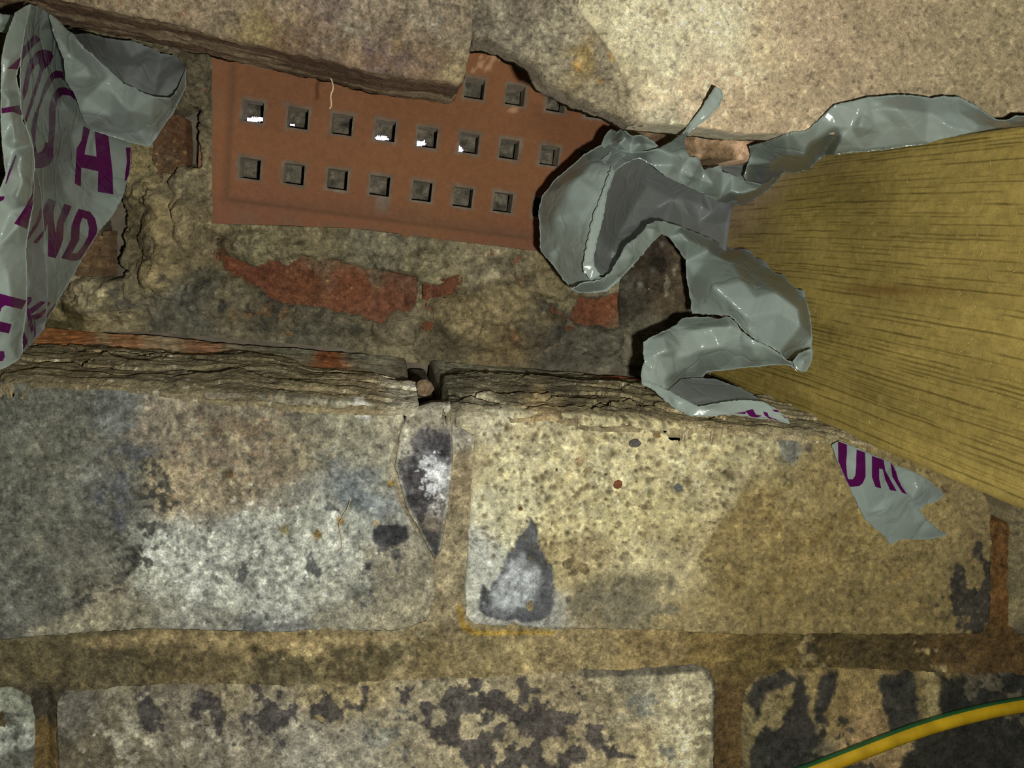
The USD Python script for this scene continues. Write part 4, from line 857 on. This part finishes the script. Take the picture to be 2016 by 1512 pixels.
inner_, _, _ = sheet(T4([(630,660,.294),(740,600,.300),(850,570,.306),(950,620,.312),(1060,710,.318),(1200,770,.326),(1330,830,.332),(1590,920,.338),(1560,960,.345),(1530,1080,.350),(1510,1240,.352),(1500,1400,.352),(1300,1300,.346),(1200,1150,.335),(1040,1120,.326),(900,1180,.316),(800,1300,.306),(700,1400,.298),(640,1470,.290),(500,1480,.284),(480,1350,.284),(520,1150,.288),(570,950,.290),(600,800,.291)]),
    T4([(900,800,.330),(1100,900,.338),(800,950,.332),(700,1150,.322),(850,1080,.330),(640,1300,.304),(1250,930,.342),(1000,960,.341),(1330,950,.343),(1400,1000,.338),(1300,1080,.341),(510,1325,.290),(640,1345,.306)]), 4., .0010, 620, 1.0, 50)
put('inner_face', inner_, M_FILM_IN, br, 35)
crown, _, _ = sheet(T4([(560,490,.304),(590,410,.308),(630,370,.310),(680,390,.302),(715,362,.298),(760,400,.296),(800,425,.300),(860,412,.300),(930,445,.302),(1000,505,.300),(900,540,.302),(780,560,.298),(650,530,.300)]), T4([(700,470,.290),(780,480,.297),(640,450,.302),(850,480,.292),(740,430,.289),(890,480,.298)]), 2.8, .0012, 630, 1.5, 18)
put('bunched_top', crown, M_FILM, br, 35)
band, _, _ = sheet(T4([(600,640,.290),(560,600,.292),(660,520,.298),(800,545,.298),(900,540,.296),(1000,512,.292),(1100,460,.272),(1185,390,.2475),(1240,320,.2455),(1330,200,.243),(1400,90,.238),(1430,45,.236),(1470,70,.236),(1482,120,.237),(1450,190,.240),(1370,280,.243),(1225,390,.2465),(1190,440,.256),(1200,520,.288),(1230,580,.292),(1300,585,.292),(1310,640,.294),(1335,680,.296),(1400,662,.300),(1470,650,.300),(1480,690,.302),(1560,720,.302),(1650,760,.304),(1790,790,.304),(1960,690,-9),(1870,790,-9),(1800,850,-9),(1700,920,-9),(1640,942,-9),(1590,942,-9),(1450,912,.312),(1330,852,.304),(1200,792,.296),(1060,730,.289),(950,640,.286),(850,585,.285),(740,622,.284),(650,692,.283)]),
    T4([(1100,640,.284),(1250,720,.288),(1400,780,.294),(1550,850,.300),(1650,860,.298),(1100,560,.288),(900,560,.292),(1750,830,.298),(1300,640,.292),(1150,700,.292),(1320,760,.297),(1480,840,.307),(1590,890,.309)]), 3.2, .0011, 640, 1.4, 26)
put('top_band', band, M_FILM, br, 35)
tail, _, _ = sheet(T7([(250,420,.282),(320,400,.272),(400,375,.256),(470,350,.2475),(510,330,.2470),(612,325,.2460),(700,250,.2450),(795,155,.2425),(1000,110,.240),(1190,92,.239),(1300,95,.239),(1420,112,.239),(1500,100,.238),(1600,105,.237),(1720,170,.236),(1800,230,.236),(1850,255,.235),(1920,250,.233),(1960,225,.230),(2080,230,.226),(2080,286,.216),(1880,306,.222),(1700,328,.229),(1500,366,.237),(1380,402,.240),(1230,420,.2445),(1110,440,.2475),(1000,450,.250),(780,468,.256),(740,472,-4),(690,510,-5),(620,572,-5),(540,587,-6),(475,580,-7),(440,600,-8),(400,640,-8),(350,670,-10),(230,640,.300),(212,610,.298),(238,540,.296),(255,480,.293)]),
    T7([(800,290,.2430),(900,300,.2425),(640,400,.2520),(500,480,.265),(960,290,.2375),(1150,250,.2385),(1100,330,.2425),(1300,300,.2365),(1400,200,.2360),(1600,200,.2345),(1550,300,.2335),(400,520,.283),(1750,270,.2300),(840,360,.2445),(600,480,.258),(1200,180,.2330)]), 3.4, .0010, 650, 1.2, 55)
put('tail', tail, M_FILM, br, 35)
web, _, _ = sheet(T4([(1470,660,.318),(1550,610,.320),(1700,590,.316),(1720,700,.312),(1680,780,.312),(1560,740,.312)]), (), 3.5, .0008, 655)
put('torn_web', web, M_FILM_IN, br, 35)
flap, _, _ = sheet(T5([(-330,770,.274),(-235,811,.290),(-20,785,.287),(60,720,.286),(160,610,.288),(290,470,.292),(385,350,.296),(470,270,.300),(540,310,.304),(590,370,.308),(640,440,.312),(690,520,.316),(700,680,.316),(720,800,.314),(740,900,.312),(745,990,.310),(870,1000,.304),(1030,1010,.296),(1080,1010,.294),(1130,1050,.292),(1190,1120,.290),(1260,1190,.288),(1350,1245,.286),(1450,1285,.284),(1530,1345,.282),(1590,1405,.280),(1640,1405,-9),(1720,1355,-9),(1760,1340,-9),(1820,1310,-10),(1825,1200,-10),(1810,1050,-10),(1780,900,-10),(1750,790,-10),(1690,780,-10),(1620,730,-10),(1570,650,-10),(1500,640,-11),(1430,580,-11),(1400,520,-12),(1320,500,-12),(1270,430,-12),(1220,415,-10),(1120,425,-11),(1050,390,-13),(920,330,.330),(780,270,.320),(640,220,.310),(500,170,.303),(430,165,.300),(340,195,.296),(325,230,.294),(235,320,.288),(145,385,.284),(75,520,.280),(0,640,.277),(-100,700,.275),(-250,720,.274)]),
    T5([(200,480,.2835),(60,640,.2800),(400,240,.2945),(640,260,.302),(700,330,.300),(950,760,.290),(860,900,.302),(760,660,.311),(1050,850,.2885),(1250,1030,.284),(1200,700,.292),(1500,800,.279),(1510,980,.2770),(1650,1200,.274),(1250,1170,.285),(1720,1100,.2700),(1100,520,.309),(900,420,.316),(1700,950,.2725)]), 4., .0006, 660, 1.8, 80, .0006, 64)
put('front_flap', flap, M_FILM, br, 35)
cuf2, _, _ = sheet(T6([(140,380,.280),(200,330,.281),(330,270,.284),(400,240,.286),(470,200,.289),(510,145,.294),(560,130,.296),(780,125,.296),(880,150,.290),(950,125,.284),(1000,130,.282),(1050,180,.279),(1100,260,.277),(1170,320,.275),(1220,350,.274),(1350,400,.272),(1450,470,.271),(1530,530,.271),(1570,560,.270),(1660,600,.270),(1655,655,.272),(1600,600,.274),(1500,588,.278),(1350,600,.284),(1100,625,.292),(900,650,.299),(760,665,.303),(720,720,.303),(640,735,.301),(560,737,.298),(500,748,.293),(400,862,.279),(350,850,.277),(200,780,.274),(120,770,.273),(118,660,.274),(150,560,.276),(140,450,.278)]),
    T6([(600,250,.284),(800,220,.282),(1000,210,.276),(500,400,.281),(370,460,.272),(380,700,.277),(450,540,.280),(560,620,.287),(700,450,.281),(900,420,.280),(1080,370,.279),(1200,400,.274),(1250,520,.2775),(600,500,.280),(250,500,.273),(1130,300,.274),(820,560,.291),(640,660,.292),(330,300,.279)]), 3.6, .0008, 670, 1.4, 45)
put('lower_cuff', cuf2, M_FILM, br, 35)
corner, _, _ = sheet(T6([(1620,560,.2695),(1680,490,.270),(1740,462,.271),(1805,440,.2700),(1808,480,.269),(1785,590,.268),(1745,660,.268),(1690,655,.267),(1640,610,.268)]), T6([(1720,540,.2655)]), 2.6, .0007, 680)
put('corner', corner, M_FILM, br, 35)
low, _, _ = sheet(T6([(370,865,.273),(500,748,.284),(600,733,.290),(850,738,.290),(1000,800,.282),(1100,830,.277),(1250,920,.268),(1345,985,.261),(1200,975,.262),(1100,970,.263),(900,1000,.263),(680,1040,.263),(560,965,.267),(450,890,.271)]), T6([(700,850,.278),(900,880,.273)]), 3.4, .0007, 690, .8)
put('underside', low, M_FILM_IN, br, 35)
lip, dl, pl = sheet(T6([(118,760,.2725),(200,775,.271),(380,855,.266),(560,955,.2600),(680,1018,.2560),(900,975,.257),(1100,948,.256),(1330,968,.252),(1400,1010,.250),(1470,1050,.2475),(1560,1130,.2440),(1580,1175,.2430),(1500,1160,.2455),(1400,1130,.248),(1250,1120,.2500),(1030,1085,.2530),(900,1092,.2540),(720,1102,.2550),(600,1098,.2560),(480,1042,.2605),(400,990,.2640),(300,900,.2685),(220,830,.2710),(130,792,.2725)]), T6([(800,1040,.2540),(450,950,.2615)]), 3., .0006, 700, 1.2, 30)
put('lip', lip, M_FILM, br, 35)
l2 = print_on(dl, pl, [T6([(1145,1055),(1220,1035),(1252,1090),(1310,1102),(1250,1125),(1190,1105)]), T6([(1325,1060),(1365,1070),(1380,1110),(1500,1155),(1490,1165),(1390,1135),(1335,1095)]), T6([(1410,1040),(1470,1045),(1485,1068),(1440,1062)]), T6([(1505,1070),(1545,1110),(1555,1140),(1515,1100)]), T6([(1035,1075),(1150,1062),(1145,1085)])], 3.)
tag, dt, pt_ = sheet(T8([(240,165,.2462),(330,120,.2440),(540,200,.2440),(740,290,.2440),(980,390,.2450),(1020,470,.2462),(1045,530,.2468),(1095,630,.2462),(1175,760,.2462),(1212,830,.2464),(1252,930,.2466),(1322,990,.2462),(1390,1080,.2455),(1500,1170,.2455),(1560,1220,.2460),(1655,1270,.2470),(1500,1320,.2472),(1300,1332,.2472),(1100,1322,.2470),(960,1392,.2474),(900,1300,.2474),(660,1090,.2472),(600,980,.2470),(520,800,.2472),(460,690,.2474),(400,560,.2476),(320,380,.2474)]),
    T8([(540,500,.2446),(850,650,.2450),(900,950,.2438),(700,1000,.2455),(1050,1050,.2448),(1250,1150,.2455),(640,780,.2448),(880,850,.2455)]), 3., .0005, 710, 1.0, 50)
put('hanging_tag', tag, M_FILM, br, 35)
tag2, _, _ = sheet(T8([(1010,430,.2474),(1100,440,.2468),(1250,500,.2462),(1400,580,.2462),(1600,740,.2468),(1612,790,.2472),(1540,862,.2470),(1400,892,.2472),(1330,970,.2474),(1250,940,.2476),(1170,770,.2478),(1085,640,.2478),(1035,530,.2478)]), T8([(1300,700,.2446),(1180,780,.247),(1450,690,.2452),(1250,805,.2452)]), 2.8, .0005, 720, .8, 30)
put('hanging_fold', tag2, M_FILM, br, 35)
l2 += print_on(dt, pt_, [T8([(315,120),(425,160),(425,255),(415,400),(430,560),(445,590),(500,590),(530,540),(540,420),(545,220),(650,260),(655,400),(655,560),(620,640),(580,672),(460,686),(395,560),(318,360)]),
    T8([(735,300),(880,350),(900,480),(960,590),(1042,738),(960,722),(900,590),(870,465),(825,455),(825,580),(850,702),(780,686),(735,560)]), T8([(965,380),(1010,420),(1060,590),(1105,680),(1170,775),(1110,755),(1040,645),(990,560)])], 3.)
for l in l2: put('letter', l, M_INK, br, 35)

# ------------------------------------------------------------------ earth cable
cab = thing('earth_cable', label='yellow cable with a green stripe crossing the bottom right corner', category='cable')
path = np.array([(1480,1565),(1560,1532),(1622,1508),(1730,1466),(1837,1428),(1944,1400),(2016,1387),(2120,1374),(2300,1366)], float)
pp = onY(path, np.full(len(path), .2462))
from scipy.interpolate import CubicSpline
tt = np.linspace(0, 1, len(pp)); cs = CubicSpline(tt, pp)(np.linspace(0, 1, 140))
def tube(P, rad, a0, a1, k=28):
    tg = np.gradient(P, axis=0); tg /= np.linalg.norm(tg, axis=1, keepdims=True)
    n1 = np.cross(tg, [0, 1., 0]); n1 /= np.linalg.norm(n1, axis=1, keepdims=True); n2 = np.cross(tg, n1)
    a = np.linspace(a0, a1, k)
    V = P[:, None] + rad * (np.cos(a)[None, :, None] * n1[:, None] + np.sin(a)[None, :, None] * n2[:, None])
    i = np.arange(len(P) * k).reshape(len(P), k)
    q = np.stack([i[:-1, :-1].ravel(), i[:-1, 1:].ravel(), i[1:, 1:].ravel(), i[1:, :-1].ravel()], -1)
    return V.reshape(-1, 3), np.vstack([q[:, [0, 1, 2]], q[:, [0, 2, 3]]])
M_YEL = plain('yellow_pvc', (.62, .40, .018), .38, .5, 120., .25, .1)
M_GRN = plain('green_pvc', (.035, .15, .05), .38, .5, 120., .25, .1)
put('yellow_sheath', tube(cs, .0030, math.radians(18), math.radians(292)), M_YEL, cab, True)
put('green_stripe', tube(cs, .0030, math.radians(-68), math.radians(18), 12), M_GRN, cab, True, label='green stripe')

# ------------------------------------------------------------------ small loose things
M_STRAW = plain('straw', (.52, .42, .26), .8)
def strand(name, pts, Y, rad, label, cat):
    q = np.array(pts, float); P = onY(q, np.asarray(Y, float) * np.ones(len(q)))
    P = CubicSpline(np.linspace(0, 1, len(P)), P)(np.linspace(0, 1, 40))
    P += np.stack([fb(P, .002, 2, 1), fb(P, .002, 2, 2), fb(P, .002, 2, 3)], -1) * .0006
    put(name, tube(P, rad, 0, 2 * np.pi, 7), M_STRAW, '/World', True, label=label, category=cat)
strand('fibre', [(646,150),(654,160),(655,175),(651,190),(652,202),(649,214)], .2815, .00028, 'pale fibre hanging from the brown brick in front of the air brick', 'fibre')
strand('root_hair', [(668,1085),(672,1060),(668,1035),(676,1015),(684,1000),(690,985)], .2482, .00016, 'thin dry root hair stuck on the grey stained brick', 'root')

# ------------------------------------------------------------------ the rest of the void under the floor
put('floor', box(W0, W1, D0, .47, -.05, 0), plain('soil', (.10, .075, .05), .95, .1, 60., .4), '/World', False, kind='structure', label='bare earth floor of the void')
put('ceiling', box(W0, W1, D0, .47, TOP, TOP + .02), plain('boards', (.22, .15, .08), .8, .2, 40., .3), '/World', False, kind='structure', label='underside of the floorboards')
for nm, b in (('wall_left', box(W0 - .1, W0, D0, .47, -.05, TOP + .02)), ('wall_right', box(W1, W1 + .1, D0, .47, -.05, TOP + .02)), ('wall_rear', box(W0 - .1, W1 + .1, D0 - .1, D0, -.05, TOP + .02))):
    put(nm, b, M_DARK, '/World', False, kind='structure', label='plain brick wall of the void, out of the picture')
